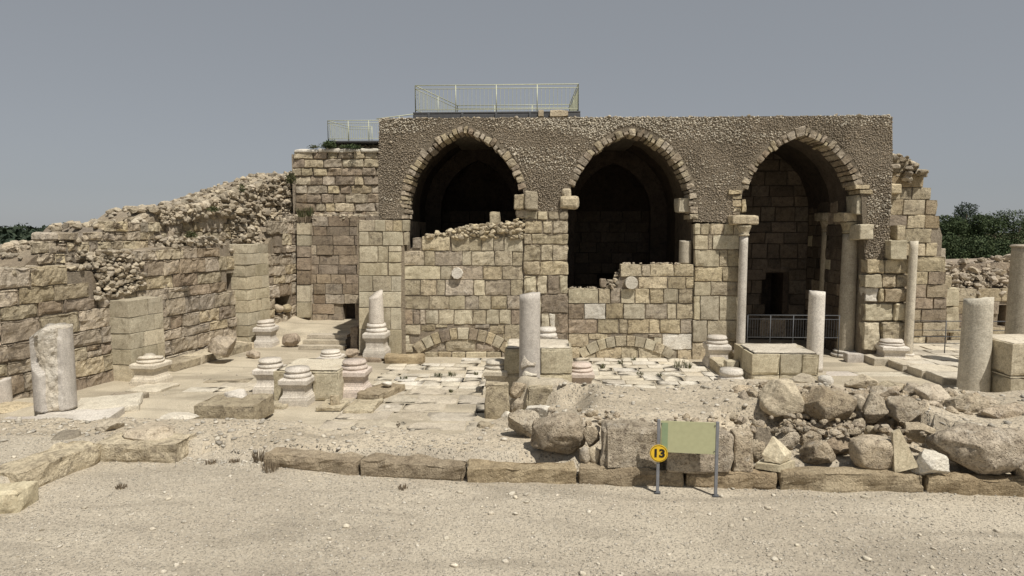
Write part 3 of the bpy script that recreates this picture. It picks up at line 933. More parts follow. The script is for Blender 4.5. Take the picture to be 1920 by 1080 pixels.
# bottom course
explicit(i1, FI, 480, 620, 4, [(160, 222, (1262, 1365, 1466, 1572, 1728, 1842, 1870, 1960))], IM, off=-.06, r=.03, rough=.02, chip=.04)
tops = interp([FI.hit(x, y) for x, y in ((752, 470), (770, 466), (772, 448), (845, 440), (865, 425), (985, 410))])
def core_profile(root, fr, u0, u1, zb, top, y0=.035, y1=.8, mat='mortar', n=14, drop=.06):
    us = np.linspace(u0, u1, n)
    solid('mortar_core', root, [(a, b, zb, zb, top(a) - drop, top(b) - drop) for a, b in zip(us[:-1], us[1:])], y0, y1, M[mat])
core_profile(i1, FI, fx(750, 500), fx(985, 500), -.1, tops)

def relief_arch(root, fr, cx_, cy_, r0, r1, a0, a1, n, mats, ox, oy, sc, jit=.15):
    an = [a0 + (a1 - a0) * (k + (random.uniform(-jit, jit) if 0 < k < n else 0)) / n for k in range(n + 1)]
    for k in range(n):
        q = []
        for (r, a) in ((r0, an[k]), (r0, an[k + 1]), (r1, an[k + 1]), (r1, an[k])):
            t = math.radians(a)
            q.append(fr.hit(ox + (cx_ + r * math.sin(t)) / sc, oy + (cy_ - r * math.cos(t)) / sc))
        quad_stone('voussoir', q, .34, -random.uniform(.05, .075), pick(mats), root, r=.014, rough=.012, chip=.03, gap=.007)
relief_arch(i1, FI, 868, 770, 134, 156, -38, 38, 11, [('smooth', 3), ('tan', 2), ('brown', 1)], 0, 0, 1)
explicit(i1, FI, 480, 620, 4, [(82, 158, ((1248, 1418, None),)), (55, 158, ((1420, 1648, None),)), (85, 162, ((1650, 1835, 'brown'),)), (130, 160, ((1180, 1246, None),)), (20, 158, ((1850, 1940, None),))], IM, off=.01, r=.04, rough=.03, chip=.09)
explicit(i1, FI, 480, 620, 4, [(-26, 12, ((1240, 1300, None),))], IM, off=.05)

# rubble on the broken top of the first infill
pts_, szs_ = [], []
for q in range(300):
    px = random.uniform(798, 985) if q < 120 else random.uniform(850, 985); pt = np.interp(px, [798, 850, 880, 940, 985], [440, 432, 422, 418, 405])
    u, z = FI.hit(px, random.uniform(pt, np.interp(px, [798, 860, 985], [446, 446, 446])))
    pts_.append((u, random.uniform(-.03, .5) if q < 120 else random.uniform(-.05, .03), z)); szs_.append(random.uniform(.05, .14))
rubble_parts(i1, pts_, szs_, M['tan'], 45, seed=4)
blockpx(i1, FI, 849, 427, 918, 446, .02, .4, 'tan', r=.06, rough=.04)

i2 = thing_at('infill_wall', FA, 1180, 'lower stepped ashlar infill wall under the middle arch with a flat relieving arch', 'wall', 'infill walls between the piers')
explicit(i2, FI, 1000, 460, 4, [
    (143, 233, (655, 813, 876, 1052, 1204)), (236, 325, ((786, 1006, None), (1008, 1141, None), (1142, 1204, None))),
    (325, 436, ((262, 488, None), (490, 578, None), (579, 653, None), (655, 761, 'smooth'), (763, 872, None), (873, 976, None), (977, 1087, None), (1088, 1201, None))),
    (437, 552, ((262, 379, 'brown'), (380, 541, 'white'), (543, 674, 'tan'), (676, 838, 'smooth'), (840, 1004, None), (1005, 1074, 'smooth'), (1075, 1198, None))),
    (554, 660, ((262, 481, 'brown'), (483, 641, None), (642, 709, None), (710, 869, None), (870, 948, None), (949, 1102, None), (1103, 1196, None))),
    (662, 762, ((262, 411, None),)), (662, 708, ((413, 560, None),)), (662, 690, ((860, 964, None),)), (664, 782, ((966, 1192, 'white'),)), (692, 740, ((905, 964, None),)),
    (764, 860, ((262, 345, None),)), (784, 876, ((1080, 1192, 'tan'),)),
    (762, 858, ((470, 658, 'tan'),)), (756, 876, ((659, 785, 'tan'),)), (766, 868, ((787, 985, 'tan'),)), (810, 870, ((395, 468, None),))], IM, r=.016, rough=.022, chip=.035)
relief_arch(i2, FI, 690, 1330, 575, 655, -33.5, 35, 10, [('smooth', 3), ('tan', 2)], 1000, 460, 4)
tops2 = interp([FI.hit(x, y) for x, y in ((1064, 541), (1150, 541), (1158, 528), (1166, 500), (1302, 498))])
core_profile(i2, FI, fx(1064, 560), fx(1302, 560), -.1, tops2, n=24)
explicit(i2, FI, 1000, 460, 4, [(250, 318, ((500, 552, 'brown'),)), (862, 900, (265, 390, 470, 560, 690, 800, 930, 1060, 1190))], IM, off=.03, r=.04, rough=.03, chip=.08)
pts_ = []; szs_ = []
for q in range(60):
    px = random.uniform(1140, 1170); py = random.uniform(np.interp(px, [1130, 1150, 1165], [530, 525, 505]), 540)
    u, z = FI.hit(px, py); pts_.append((u, random.uniform(.05, .5), z)); szs_.append(random.uniform(.04, .12))
for q in range(30):
    px = random.uniform(1170, 1300); u, z = FI.hit(px, 495); pts_.append((u, random.uniform(.1, .6), z)); szs_.append(random.uniform(.03, .08))
for q in range(26):
    px = random.uniform(1068, 1150); u, z = FI.hit(px, 541); pts_.append((u, random.uniform(.1, .6), z)); szs_.append(random.uniform(.03, .06))
rubble_parts(i2, pts_, szs_, M['rubble'], 30, seed=6)

p2 = thing_at('stone_pier', FA, 1020, 'weathered pier between the first and middle arches with jutting impost blocks above', 'pier', 'ashlar piers of the arcade', -.05)
F2 = Frame((0, 23.95, 0))
explicit(p2, F2, 680, 380, 4, [
    (62, 128, (1215, 1310, 1390, 1470, 1545)), (130, 232, (1213, 1350, 1426, 1545)), (234, 312, ((1207, 1266, None), (1268, 1545, None))), (314, 438, (1207, 1336, 1424, 1543)),
    (440, 543, (1205, 1326, 1543)), (545, 686, ((1205, 1305, 'smooth'), (1307, 1384, 'smooth'), (1387, 1476, 'brown'), (1477, 1541, 'smooth'))),
    (688, 829, ((1204, 1337, 'smooth'), (1338, 1541, 'brown'))), (831, 980, ((1204, 1336, 'smooth'), (1337, 1396, 'smooth'), (1398, 1447, 'white'), (1448, 1541, 'brown'))), (982, 1130, ((1204, 1400, 'smooth'), (1401, 1541, 'brown')))],
    [('tan', 4), ('smooth', 1)], r=.035, rough=.04, chip=.08, proud=.06)
core_px(p2, F2, 984, 396, 1064, 675, .035, .95)

p3 = thing_at('stone_pier', FA, 1345, 'ashlar pier between the middle and right hand arches beside the slender white column', 'pier', 'ashlar piers of the arcade', -.06)
explicit(p3, F1, 1000, 200, 4, [(875, 961, (1208, 1256, 1318, 1329, 1430, 1505, 1566)), (963, 1072, ((1210, 1309, 'smooth'), (1311, 1342, None), (1344, 1545, None)))], PM, r=.02, rough=.02, chip=.03)
explicit(p3, F1, 1000, 460, 4, [
    (35, 160, (1210, 1394, 1460, 1542)), (162, 272, (1208, 1418, 1542)), (274, 378, ((1206, 1328, 'smooth'), (1330, 1542, None))),
    (380, 561, ((1202, 1250, 'smooth'), (1251, 1394, 'smooth'), (1396, 1540, 'smooth'))), (563, 723, ((1198, 1302, 'smooth'), (1304, 1538, 'tan'))), (725, 900, ((1192, 1292, 'tan'), (1293, 1530, 'tan')))], PM, r=.016, rough=.018, chip=.035, proud=.04)
core_px(p3, F1, 1301, 420, 1386, 690, .035, .95)

p4 = thing_at('stone_pier', FA, 1660, 'rough right hand pier of jutting blocks between the big buff column and a slender column', 'pier', 'ashlar piers of the arcade', -.06)
explicit(p4, F1, 1340, 380, 4, [
    (420, 532, ((1130, 1268, 'tan'), (1270, 1450, 'tan'))), (534, 640, ((1115, 1250, 'smooth'), (1251, 1366, 'tan'), (1368, 1460, 'tan'))),
    (635, 748, ((1127, 1228, 'white'),)), (642, 748, ((1230, 1262, 'tan'), (1264, 1470, 'kerb'))), (755, 890, ((1124, 1342, 'smooth'), (1344, 1468, 'smooth'))), (893, 1110, ((1115, 1242, 'smooth'), (1244, 1462, 'tan')))],
    PM, r=.05, rough=.04, chip=.12, proud=.14, depth=.5)
core_px(p4, F1, 1618, 470, 1704, 668, .14, 1.0)
blockpx(p4, F1, 1670, 451, 1702, 487, -.35, 1.0, 'smooth', 'impost_block', r=.03)
blockpx(p4, F1, 1682, 421, 1701, 451, .1, .6, 'tan', 'impost_block', r=.03)
blockpx(p4, F1, 1612, 420, 1641, 450, -.3, .8, 'smooth', 'impost_block', r=.05, chip=.12)

# ------------------------------------------------------------------ left hand range
def at_y(px, Y): return on_y(px, 400, Y).x
ANG = math.radians(79.5)
LO = (-15.42, 10.0, 0)
LW = Frame(LO, ANG)
nrm = LW.M.to_3x3() @ Vector((0, 1, 0))
lw = empty('side_wall', LO, ANG, 'long weathered side wall running back on the left with a moulded pedestal at its foot', 'wall')
def prof(fr, pts): return interp(sorted(fr.hit(x, y) for x, y in pts))
top1 = prof(LW, ((-150, 520), (0, 512), (60, 508), (185, 500), (196, 545), (240, 545), (246, 468), (310, 458), (430, 452), (440, 478), (497, 470), (520, 415), (556, 405), (575, 400)))
U = lambda px, py=650: LW.hit(px, py)[0]
LM = [('grey', 4), ('tan', 2), ('brown', 1.6)]
course_wall(lw, U(-200), U(572), -0.1, top1, [0.46, 0.56, 0.36, 0.52, 0.6, 0.4], (0.45, 1.6), LM, thick=1.3, r=.012, rough=.04, chip=.06, proud=.03, seg=.1, recess=.02, split=.06, miss=.012,
            holes=((U(427, 520), U(441, 520), LW.hit(434, 545)[1], LW.hit(434, 512)[1]), (U(516, 565), U(546, 565), LW.hit(530, 590)[1], LW.hit(530, 556)[1])))
LW2 = Frame(Vector(LO) + nrm * 0.95, ANG)
lw2 = empty('upper_side_wall', Vector(LO) + nrm * 0.95, ANG, 'set back upper wall of small blocks stepping up to the rubble slope on the left', 'wall')
ridge = prof(LW2, ((-80, 535), (0, 518), (20, 506), (45, 490), (80, 460), (180, 440), (186, 418), (270, 414), (290, 398), (296, 388), (370, 384), (400, 372), (440, 358), (480, 344), (520, 332), (556, 322)))
sttop = prof(LW2, ((-80, 535), (0, 518), (20, 506), (45, 490), (80, 460), (180, 440), (186, 418), (270, 414), (330, 412), (380, 402), (428, 400), (440, 470), (556, 470)))
U2 = lambda px, py=500: LW2.hit(px, py)[0]
course_wall(lw2, U2(-200), U2(572), 3.1, sttop, [0.34, 0.31, 0.33], (0.28, 0.62), [('grey', 2), ('tan', 2), ('rubble', .6)], thick=2.4, r=.018, rough=.045, chip=.09, proud=.05, seg=.1, recess=.025, miss=.02,
            coretop=lambda u: ridge(u) - 0.16)
# rubble slope and ledges
pts_, szs_ = [], []
for q in range(900):
    u = random.uniform(U2(330, 400), U2(560, 400)); a_, b_ = max(sttop(u) - .1, 4.3), ridge(u)
    if b_ < a_: continue
    z = random.uniform(a_, b_)
    pts_.append((u, random.uniform(-.1, .03), z)); szs_.append(random.choice([.06, .08, .1, .12, .16, .2]) * random.uniform(.8, 1.2))
for q in range(420):
    u = random.uniform(U2(-80, 470), U2(560, 400)); z = ridge(u)
    pts_.append((u, random.uniform(.05, 2.2), z - .12 + random.uniform(-.05, .06))); szs_.append(random.uniform(.06, .2))
rubble_parts(lw2, pts_, szs_, M['rubble'], 210, seed=21)
g_ = np.random.RandomState(91); n_ = 3600
uu_ = g_.uniform(U2(300, 400), U2(560, 400), n_); lo_ = np.array([max(sttop(u) - .15, 4.2) for u in uu_]); hi_ = np.array([ridge(u) for u in uu_])
k_ = hi_ > lo_; uu_, lo_, hi_ = uu_[k_], lo_[k_], hi_[k_]; t_ = g_.uniform(0, 1, len(uu_))
scatter('rubble', M['rubble'], np.stack([uu_, -.01 + g_.uniform(-.05, .02, len(uu_)), lo_ + (hi_ - lo_) * t_], 1), .03 + .07 * g_.uniform(0, 1, len(uu_)) ** 2, lw2, 2, .8, cuts=12, seed=92, smooth=False, rough=.1)
pts_, szs_ = [], []
for q in range(520):
    px = random.choice([random.uniform(-20, 190), random.uniform(186, 250), random.uniform(186, 250), random.uniform(330, 440), random.uniform(330, 440), random.uniform(440, 556)])
    u = U(px, 480); z = top1(u)
    if 186 < px < 250: z = random.uniform(z - .1, LW.hit(px, 470)[1])
    if px > 330: z = random.uniform(z - .15, z + (.25 if px < 440 else .1))
    pts_.append((u, random.uniform(.02, .9), z)); szs_.append(random.uniform(.05, .14))
for q in range(260):
    px = random.uniform(178, 268); u = U(px, 520); za_ = LW.hit(px, np.interp(px, [178, 268], [560, 545]))[1]; zb_ = LW.hit(px, 470)[1]
    pts_.append((u, random.uniform(-.06, .02), za_ + (zb_ - za_) * random.random() * (1 if px < 250 else .8))); szs_.append(random.uniform(.05, .13))
rubble_parts(lw, pts_, szs_, M['rubble'], 150, seed=22)
for (x0, y0, x1, y1) in ((374, 401, 422, 430), (80, 436, 112, 452), (110, 435, 150, 452)):
    blockpx(lw2, LW2, x0, y0, x1, y1, -.05, .5, 'grey', r=.06, rough=.04)

# pilasters on the side wall
def pilaster(fr, pxa, pxb, zt, proud, hts, label, cut=True, nw=2, mat='smooth'):
    ua, ub = fr.hit(pxa, 700)[0], fr.hit(pxb, 690)[0]
    c = fr.M @ Vector((ua, 0, 0))
    t = empty('wall_pilaster', (c.x, c.y, 0), fr.ang, label, 'pilaster')
    z = -.05; k = 0; L_ = ub - ua
    while z < zt - .1:
        h = min(hts[k % len(hts)], zt - z); k += 1
        sp_ = random.uniform(.35, .65) if k % 2 else random.uniform(.6, .8)
        for (a, b) in ((0, L_ * sp_), (L_ * sp_, L_)):
            box_part('stone', (b - a - .006, proud + .2, h - .006), ((a + b) / 2, -proud / 2 + .1 + random.uniform(-.006, .006), z + h / 2), M[mat], t, r=.012, rough=.006, chip=.025, seg=.14)
        z += h
    return t, ua, ub
pl1, a1_, b1_ = pilaster(LW, 212, 278, LW.hit(240, 556)[1] - .05, .72, [.58, .5, .5, .52], 'short pale ashlar pilaster with a flat top against the left side wall')
pl2, a2_, b2_ = pilaster(LW, 447, 490, 4.25, .55, [.5, .46, .52], 'tall ashlar pilaster near the back of the left side wall', mat='smooth')

# bench along the wall foot
bench = empty('stone_bench', tuple(LW.M @ Vector((b1_ + .1, -.02, 0))), ANG, 'low stone bench running along the foot of the left side wall', 'bench')
L_ = a2_ - b1_ - .3
u = 0
while u < L_:
    w = min(random.uniform(1.0, 1.9), L_ - u)
    box_part('slab', (w - .015, .95, .34), (u + w / 2, -.5, .14), M['tan'], bench, r=.05, rough=.03, chip=.1, seg=.2)
    u += w

# recess behind: back wall, corner pilaster, upper wall
RB = Frame((0, 30.3, 0))
rb = empty('recess_wall', (0, 30.3, 0), 0, 'brown ashlar wall at the back of the recess with a small dark hole at its foot', 'wall')
a_ = RB.hit(643, 596); b_ = RB.hit(665, 565)
zt_ = RB.hit(620, 412)[1]
course_wall(rb, RB.hit(560, 500)[0], RB.hit(715, 500)[0], .35, lambda u: zt_, [.47, .5, .45], (.55, 1.1), [('brown', 5), ('grey', 1)], ((a_[0], b_[0], .3, b_[1]),), r=.02, rough=.015, chip=.03, thick=.65, seg=.2, proud=.05)
for (y0, y1) in ((418, 440), (441, 461), (462, 482), (483, 506), (507, 534), (535, 566), (567, 596)):
    blockpx(rb, RB, 556, y0, 581, y1, -.28, .5, 'smooth' if random.random() < .5 else 'brown', r=.015, rough=.01, chip=.02)
UB = Frame((0, 31.0, 0))
ub_ = empty('upper_recess_wall', (0, 31.0, 0), 0, 'rough brown wall with a pale capping below the green railing on the left', 'wall')
ut = lambda u: UB.hit(620, 284)[1]
lf = interp([(UB.hit(555, 411)[1], UB.hit(555, 411)[0]), (UB.hit(553, 340)[1], UB.hit(553, 340)[0]), (UB.hit(547, 320)[1], UB.hit(547, 320)[0]), (UB.hit(552, 285)[1], UB.hit(552, 285)[0])])
course_wall(ub_, UB.hit(549, 400)[0], UB.hit(775, 400)[0], UB.hit(600, 413)[1] - .5, ut, [.42, .46, .4, .44], (.4, 1.1), [('brown', 2), ('tan', 2), ('grey', 2)], left=lf, thick=2.6, r=.05, rough=.045, chip=.09, proud=.09, seg=.18)
x_ = UB.hit(551, 284)[0]; x1_ = UB.hit(775, 284)[0]
while x_ < x1_:
    w = min(random.uniform(.6, 1.2), x1_ - x_)
    box_part('capping_slab', (w - .01, 1.0, .2), (x_ + w / 2, .38, ut(0) + .03), M['white'], ub_, r=.06, rough=.04, chip=.06, seg=.2)
    x_ += w
pts_, szs_ = [], []
for q in range(260):
    px = random.uniform(582, 710); u, z = UB.hit(px, 411)
    pts_.append((u, -.35 + random.uniform(-.3, .3), zt_ + random.uniform(-.02, .22))); szs_.append(random.uniform(.04, .13))
for q in range(120):
    px = random.uniform(600, 712); pts_.append((UB.hit(px, 272)[0], random.uniform(.9, 1.5), ut(0) + .2 + random.uniform(0, .25))); szs_.append(random.uniform(.06, .16))
rubble_parts(ub_, pts_, szs_, M['rubble'], 60, seed=23)

# apse fragment on the right
AR = Frame((0, 26.4, 0))
ar = empty('apse_fragment', (0, 26.4, 0), 0, 'curved remnant of an apse wall standing against the sky on the right', 'wall')
rx = interp(sorted((AR.hit(x, y)[1], AR.hit(x, y)[0]) for x, y in ((1675, 287), (1692, 294), (1714, 316), (1727, 330), (1740, 350), (1752, 372), (1757, 384), (1759, 406), (1763, 407), (1763, 430), (1748, 432), (1745, 455), (1756, 457), (1756, 474), (1772, 490), (1776, 540), (1776, 660))))
zta = AR.hit(1680, 290)[1]
course_wall(ar, AR.hit(1655, 400)[0], AR.hit(1765, 500)[0], 0.0, lambda u: float(np.interp(u, [AR.hit(1672, 300)[0], AR.hit(1692, 300)[0], AR.hit(1715, 318)[0], AR.hit(1735, 345)[0], AR.hit(1757, 384)[0], AR.hit(1765, 420)[0]], [zta, AR.hit(1692, 292)[1], AR.hit(1715, 316)[1], AR.hit(1735, 340)[1], AR.hit(1757, 384)[1], AR.hit(1765, 430)[1]])),
            [.55, .52, .6, .5], (.7, 1.15), [('tan', 3), ('brown', 2), ('kerb', 1)], right=rx, thick=1.2, r=.025, rough=.02, chip=.06, proud=.06, seg=.2, drop=.25)
pts_, szs_ = [], []
for q in range(150):
    px = random.uniform(1668, 1730); py = np.interp(px, [1668, 1692, 1715, 1735], [284, 293, 316, 338])
    u, z = AR.hit(px, py + random.uniform(0, 45) * (px < 1705))
    pts_.append((u, random.uniform(-.3, .9), z)); szs_.append(random.uniform(.06, .2))
rubble_parts(ar, pts_, szs_, M['rubble'], 60, seed=24)
blockpx(ar, AR, 1670, 344, 1693, 364, -.35, .6, 'tan', 'impost_block', r=.06)

# low wall on the far right
RW = Frame((0, 28.8, 0))
rw = empty('ruined_back_wall', (0, 28.8, 0), 0, 'low shaded ruined wall topped with rubble on the far right behind the railing', 'wall')
rt = prof(RW, ((1740, 545), (1765, 545), (1800, 548), (2000, 545), (2100, 545)))
course_wall(rw, RW.hit(1735, 600)[0], RW.hit(2080, 600)[0], 0.0, rt, [.6, .56], (.7, 1.2), [('brown', 2), ('tan', 2)], holes=((RW.hit(1872, 600)[0], RW.hit(1888, 600)[0], RW.hit(1880, 612)[1], RW.hit(1880, 572)[1]),), thick=1.0, r=.025, rough=.02, chip=.05, seg=.22)
for (x0, y0, x1, y1, m) in ((1754, 465, 1774, 487, 'grey'), (1757, 487, 1774, 516, 'tan'), (1756, 517, 1785, 540, 'tan'), (1772, 540, 1800, 575, 'smooth'), (1774, 576, 1800, 625, 'smooth')):
    blockpx(rw, RW, x0, y0, x1, y1, -.35, .8, m, r=.04, rough=.03)
rr = prof(RW, ((1735, 500), (1775, 497), (1800, 492), (1840, 486), (1900, 484), (2100, 480)))
us = np.linspace(RW.hit(1770, 500)[0], RW.hit(2080, 500)[0], 12)
solid('earth_bank', rw, [(p, q, rt(p) - .3, rt(q) - .3, rr(p) - .2, rr(q) - .2) for p, q in zip(us[:-1], us[1:])], .5, 4.0, M['brown'])
pts_, szs_ = [], []
for q in range(800):
    u = random.uniform(RW.hit(1765, 500)[0], RW.hit(2080, 500)[0]); s_ = random.random()
    z = rt(u) - .1 + (rr(u) - rt(u) + .1) * s_
    pts_.append((u, .1 + .6 * s_ + random.uniform(-.1, .1), z)); szs_.append(random.uniform(.035, .08) if random.random() < .75 else random.uniform(.1, .24))
rubble_parts(rw, pts_, szs_, M['grey'], 150, seed=25)

# raised pavement and floor slabs on the right
rp = empty('raised_pavement', (8, 22, 0), 0, 'raised slab pavement edge in front of the railing on the right', 'pavement')
rp['kind'] = 'structure'; del rp['category']
x0_, y0_ = 10.2, 19.6
for iy in range(7):
    for ix in range(8):
        xx = 12.0 + ix * 1.05 + (iy % 2) * .4; yy_ = 20.6 + iy * .95
        e = on_z(1706 + (22.0 - yy_) * 22, 660, .2)
        lim = np.interp(yy_, [18, 20.5, 23.6, 26], [12.7, 12.55, 12.25, 12.1])
        if xx < lim: xx = lim + .5
        box_part('slab', (1.03, .93, .3), (xx - 8, yy_ - 22, .12), M['pave'], rp, r=.03, rough=.02, chip=.08, seg=.3)

# ------------------------------------------------------------------ paved floors of the courtyard
pv = empty('paved_floor', (0, 21, 0), 0, 'pale stone slab paving of the courtyard in front of the infill walls')
pv['kind'] = 'structure'
def paving(x0, x1, y0, y1, rows_, wid, keep=1.0, skew=0.0, mats=(('pave', 4), ('white', 1)), edge=None, dz=0.0):
    y = y0
    while y < y1:
        h = random.uniform(*rows_); x = x0 + random.uniform(-.3, 0)
        while x < x1:
            w = random.uniform(*wid)
            if random.random() < keep and (edge is None or edge(x + w / 2, y + h / 2)):
                j = lambda: random.uniform(-.02, .02)
                p, F = box_np(w - .018, h - .018, .12, r=.01, rough=.008, seed=random.random() * 50, seg=.25, chip=.03)
                xx, yy_ = x + w / 2, y + h / 2
                o = link('paving_slab', mesh('paving_slab', p, F), pick(mats), pv, (xx, yy_ - 21, -.035 + dz + random.uniform(-.008, .012) * (1 if dz == 0 else .4) + hz(xx, yy_)), j() + skew)
            x += w
        y += h
xa, xb = on_z(1085, 700, 0).x, on_z(1345, 700, 0).x
paving(xa, xb, 19.3, 23.7, (.5, .75), (.5, 1.0), .96, -.03, edge=lambda x, y: x < 3.0 + (24 - y) * .95 + 2.2)
xa, xb = on_z(735, 690, 0).x, on_z(935, 690, 0).x
paving(xa, xb, 18.8, 23.7, (.45, .65), (.5, 1.0), .93, .0, edge=lambda x, y: (x > -3.2 - .0 * y or y < 22.6) and y + .35 * fbm([[x * .7, y * .7, 0]], 2)[0] > 19.0)
paving(-5.2, -1.7, 14.9, 18.7, (.7, 1.1), (.8, 1.5), .85, .03, (('colstone', 1),), edge=lambda x, y: y - .5 > np.interp(x, EX, EY) + .7, dz=-.014)
xa, xb = on_z(1540, 690, 0).x, on_z(1760, 700, 0).x
paving(xa - .2, xb, 18.2, 22.3, (.6, 1.0), (.9, 1.9), .85, .08, (('greymarble', 3), ('pave', 2)), edge=lambda x, y: x < 12.2 - (y - 18) * .05 and y < 22.2 - max(0, 9.6 - x) * .8)
xa = on_z(330, 720, 0).x
paving(-10.6, -8.0, 18.3, 19.6, (.5, .6), (.9, 1.6), .7, .1, (('tan', 1), ('pave', 1)))

# ------------------------------------------------------------------ steps
st = empty('stone_steps', (on_z(603, 656, 0).x, on_z(603, 656, 0).y, 0), 0, 'three grey steps climbing to the raised recess floor', 'steps')
wst = on_z(648, 656, 0).x - on_z(559, 656, 0).x
for q in range(3):
    box_part('step', (wst - q * .12, .5, .165), (0, .25 + q * .34, .0825 + q * .168), M['colstone'], st, r=.012, rough=.004, chip=.01, seg=.4)
sb = empty('stub_wall', tuple(on_z(664, 655, 0)), 0, 'short reddish stub of wall beside the right end of the steps', 'wall')
box_part('stone', (.38, 1.3, .95), (0, .65, .47), M['brown'], sb, r=.07, rough=.05, chip=.12)
box_part('stone', (.3, .6, .45), (-.28, .4, .2), M['shadestone'], sb, r=.06, rough=.05, chip=.12)

# ------------------------------------------------------------------ rocks and blocks
RN = [0]
def rock(px0, py0, px1, py1, zg, label, mat='boulder', cat='boulder', dep=.8, sub=3, cuts=18, rough=.08, lo=.46, hi=.8, sink=.06, name='boulder', rz=None, group=None, tilt=0.0, seed=None, parent=None, boxy=3.2):
    RN[0] += 1
    s = seed if seed is not None else RN[0] * 1.713
    b = on_z((px0 + px1) / 2, py1, zg)
    d = math.hypot(b.x, b.y)
    dist = b.y * cy - b.x * sy_
    w = (px1 - px0) * dist / FPX
    h = (py1 - py0) * dist / FPX
    if zg > .55: w *= 1.1; h *= 1.08
    el = (CAMZ - zg) / dist                     # the top face seen from above adds to the outline
    dp = w * dep
    hh = max(h - dp * el * (.25 if zg > .55 else .55), h * .45)
    if sub > 2: sub = 5 if px1 - px0 > 40 else 4
    v, F = rock_np(s, sub, cuts, rough, lo, hi, boxy)
    v = v * np.array([w / 2, dp / 2, hh / 2 + sink / 2])
    o = link(name, mesh(name, v, F), M[mat], parent)
    o.location = (b.x * (1 + dp * .42 / d), b.y * (1 + dp * .42 / d), zg + hh / 2 - sink / 2)
    o.rotation_euler = (0, tilt, 0)
    return props(o, label, cat, group)

def block(px0, py0, px1, py1, zg, label, mat='kerb', cat='block', dep=.8, r=.05, rough=.03, chip=.08, rz=0.0, name='stone_block', lean=0.0, freq=2.6, group=None, depth=None, seg=.1):
    b = on_z((px0 + px1) / 2, py1, zg)
    dist = b.y * cy - b.x * sy_
    w = (px1 - px0) * dist / FPX
    h = (py1 - py0) * dist / FPX
    dp = depth or w * dep
    el = (CAMZ - zg) / dist
    hh = max(h - dp * el * (.3 if zg > .55 else .9), h * .4)
    p, F = box_np(w, dp, hh + .06, r=r, rough=rough, seed=random.random() * 50, seg=seg, chip=chip, freq=freq)
    o = link(name, mesh(name, p, F, False), M[mat], None, (b.x * (1 + dp * .5 / math.hypot(b.x, b.y)), b.y * (1 + dp * .5 / math.hypot(b.x, b.y)), zg + hh / 2 - .03), rz)
    o.rotation_euler = (0, lean, rz)
    return props(o, label, cat, group)

G = .6
rock(392, 626, 441, 669, .28, 'grey rounded boulder resting on the bench by the left wall', 'grey', tilt=.1)
rock(462, 654, 488, 673, .0, 'small split rock on the floor below the bench', 'brown', 'rock')
rock(530, 622, 563, 652, .0, 'squarish reddish boulder left of the three steps', 'brown', rough=.05)
rock(648, 653, 678, 673, .0, 'smooth low brown rock right of the steps', 'brown', 'rock', rough=.05)
for (px, lb, mt) in ((525, 'left one of two small stones in the wall hole by the recess', 'grey'), (539, 'right one of two small stones in the wall hole by the recess', 'tan')):
    u_, z_ = LW.hit(px, 578)
    q_ = LW.M @ Vector((u_, .05, z_))
    v, F = rock_np(px * .11, 2, 8, .08, .6, .85)
    props(link('loose_stone', mesh('loose_stone', v * np.array([.24, .24, .2]), F), M[mt], None, q_), lb, 'stone')
if 0: rock(519, 566, 534, 584, .62, 'left of two small stones in the wall hole by the recess', 'grey', 'stone', sub=2, name='loose_stone')
if 0: rock(532, 566, 548, 588, .62, 'right of two small stones in the wall hole by the recess', 'tan', 'stone', sub=2, name='loose_stone')
rock(575, 578, 607, 594, .55, 'low stone on the recess floor at the foot of its back wall', 'grey', 'rock', sub=2)
rock(484, 622, 530, 640, .0, 'low stone behind the pedestal at the tall left pilaster', 'grey', 'rock', sub=2)
block(721, 661, 797, 683, .0, 'long low golden block lying before the first infill wall', 'kerb', dep=.4, r=.06)
block(660, 663, 722, 680, .0, 'dark plinth block under the column by the pier', 'brown', dep=.7, r=.06)
# kerb
def kerb_run(pts, label, labels, zb=.22, zt=.615, depth=.42, mat='kerb'):
    for (p, q), lb in zip(zip(pts[:-1], pts[1:]), labels):
        a, b = on_z(*p, .3), on_z(*q, .3)
        d = b - a; L2 = d.length; an = math.atan2(d.y, d.x)
        t0 = random.uniform(-.03, .03)
        V, F = box_np(L2 - .008, depth, zt - zb + t0, r=.045, rough=.055, seed=random.random() * 40, seg=.07, chip=.12, freq=4)
        o = link('kerb_stone', mesh('kerb_stone', V, F, False), M[mat], None)
        m = (a + b) / 2
        o.location = (m.x - math.sin(an) * depth / 2, m.y + math.cos(an) * depth / 2, (zt + zb + t0) / 2)
        o.rotation_euler = (0, 0, an)
        props(o, lb, 'kerb stone', 'ochre kerb stones along the path')
kerb_run([(492, 876), (672, 894), (872, 906), (1083, 908), (1284, 916), (1462, 919), (1736, 926), (1980, 937)], '', [
    'kerb stone at the left end of the front kerb beside the dry bush', 'reddish brown second kerb stone from the dry bush', 'kerb stone below the gravel mound left of the squarish boulder',
    'kerb stone under the big block left of the numbered sign', 'kerb stone standing behind the sign posts', 'long kerb stone below the pointed grey slab', 'last kerb stone at the right edge under the biggest boulder'])
kerb_run([(36, 928), (198, 862)], '', ['slanting kerb stone running towards the viewer at the left'], zt=.70, depth=.75, mat='tan')
kerb_run([(170, 866), (332, 868)], '', ['short kerb stone at the corner of the left kerb'], zt=.68, depth=.75, mat='tan')
block(-30, 893, 56, 962, .3, 'pale squared block at the left edge of the path', 'smooth', dep=.8, r=.03, rough=.012, rz=.15)

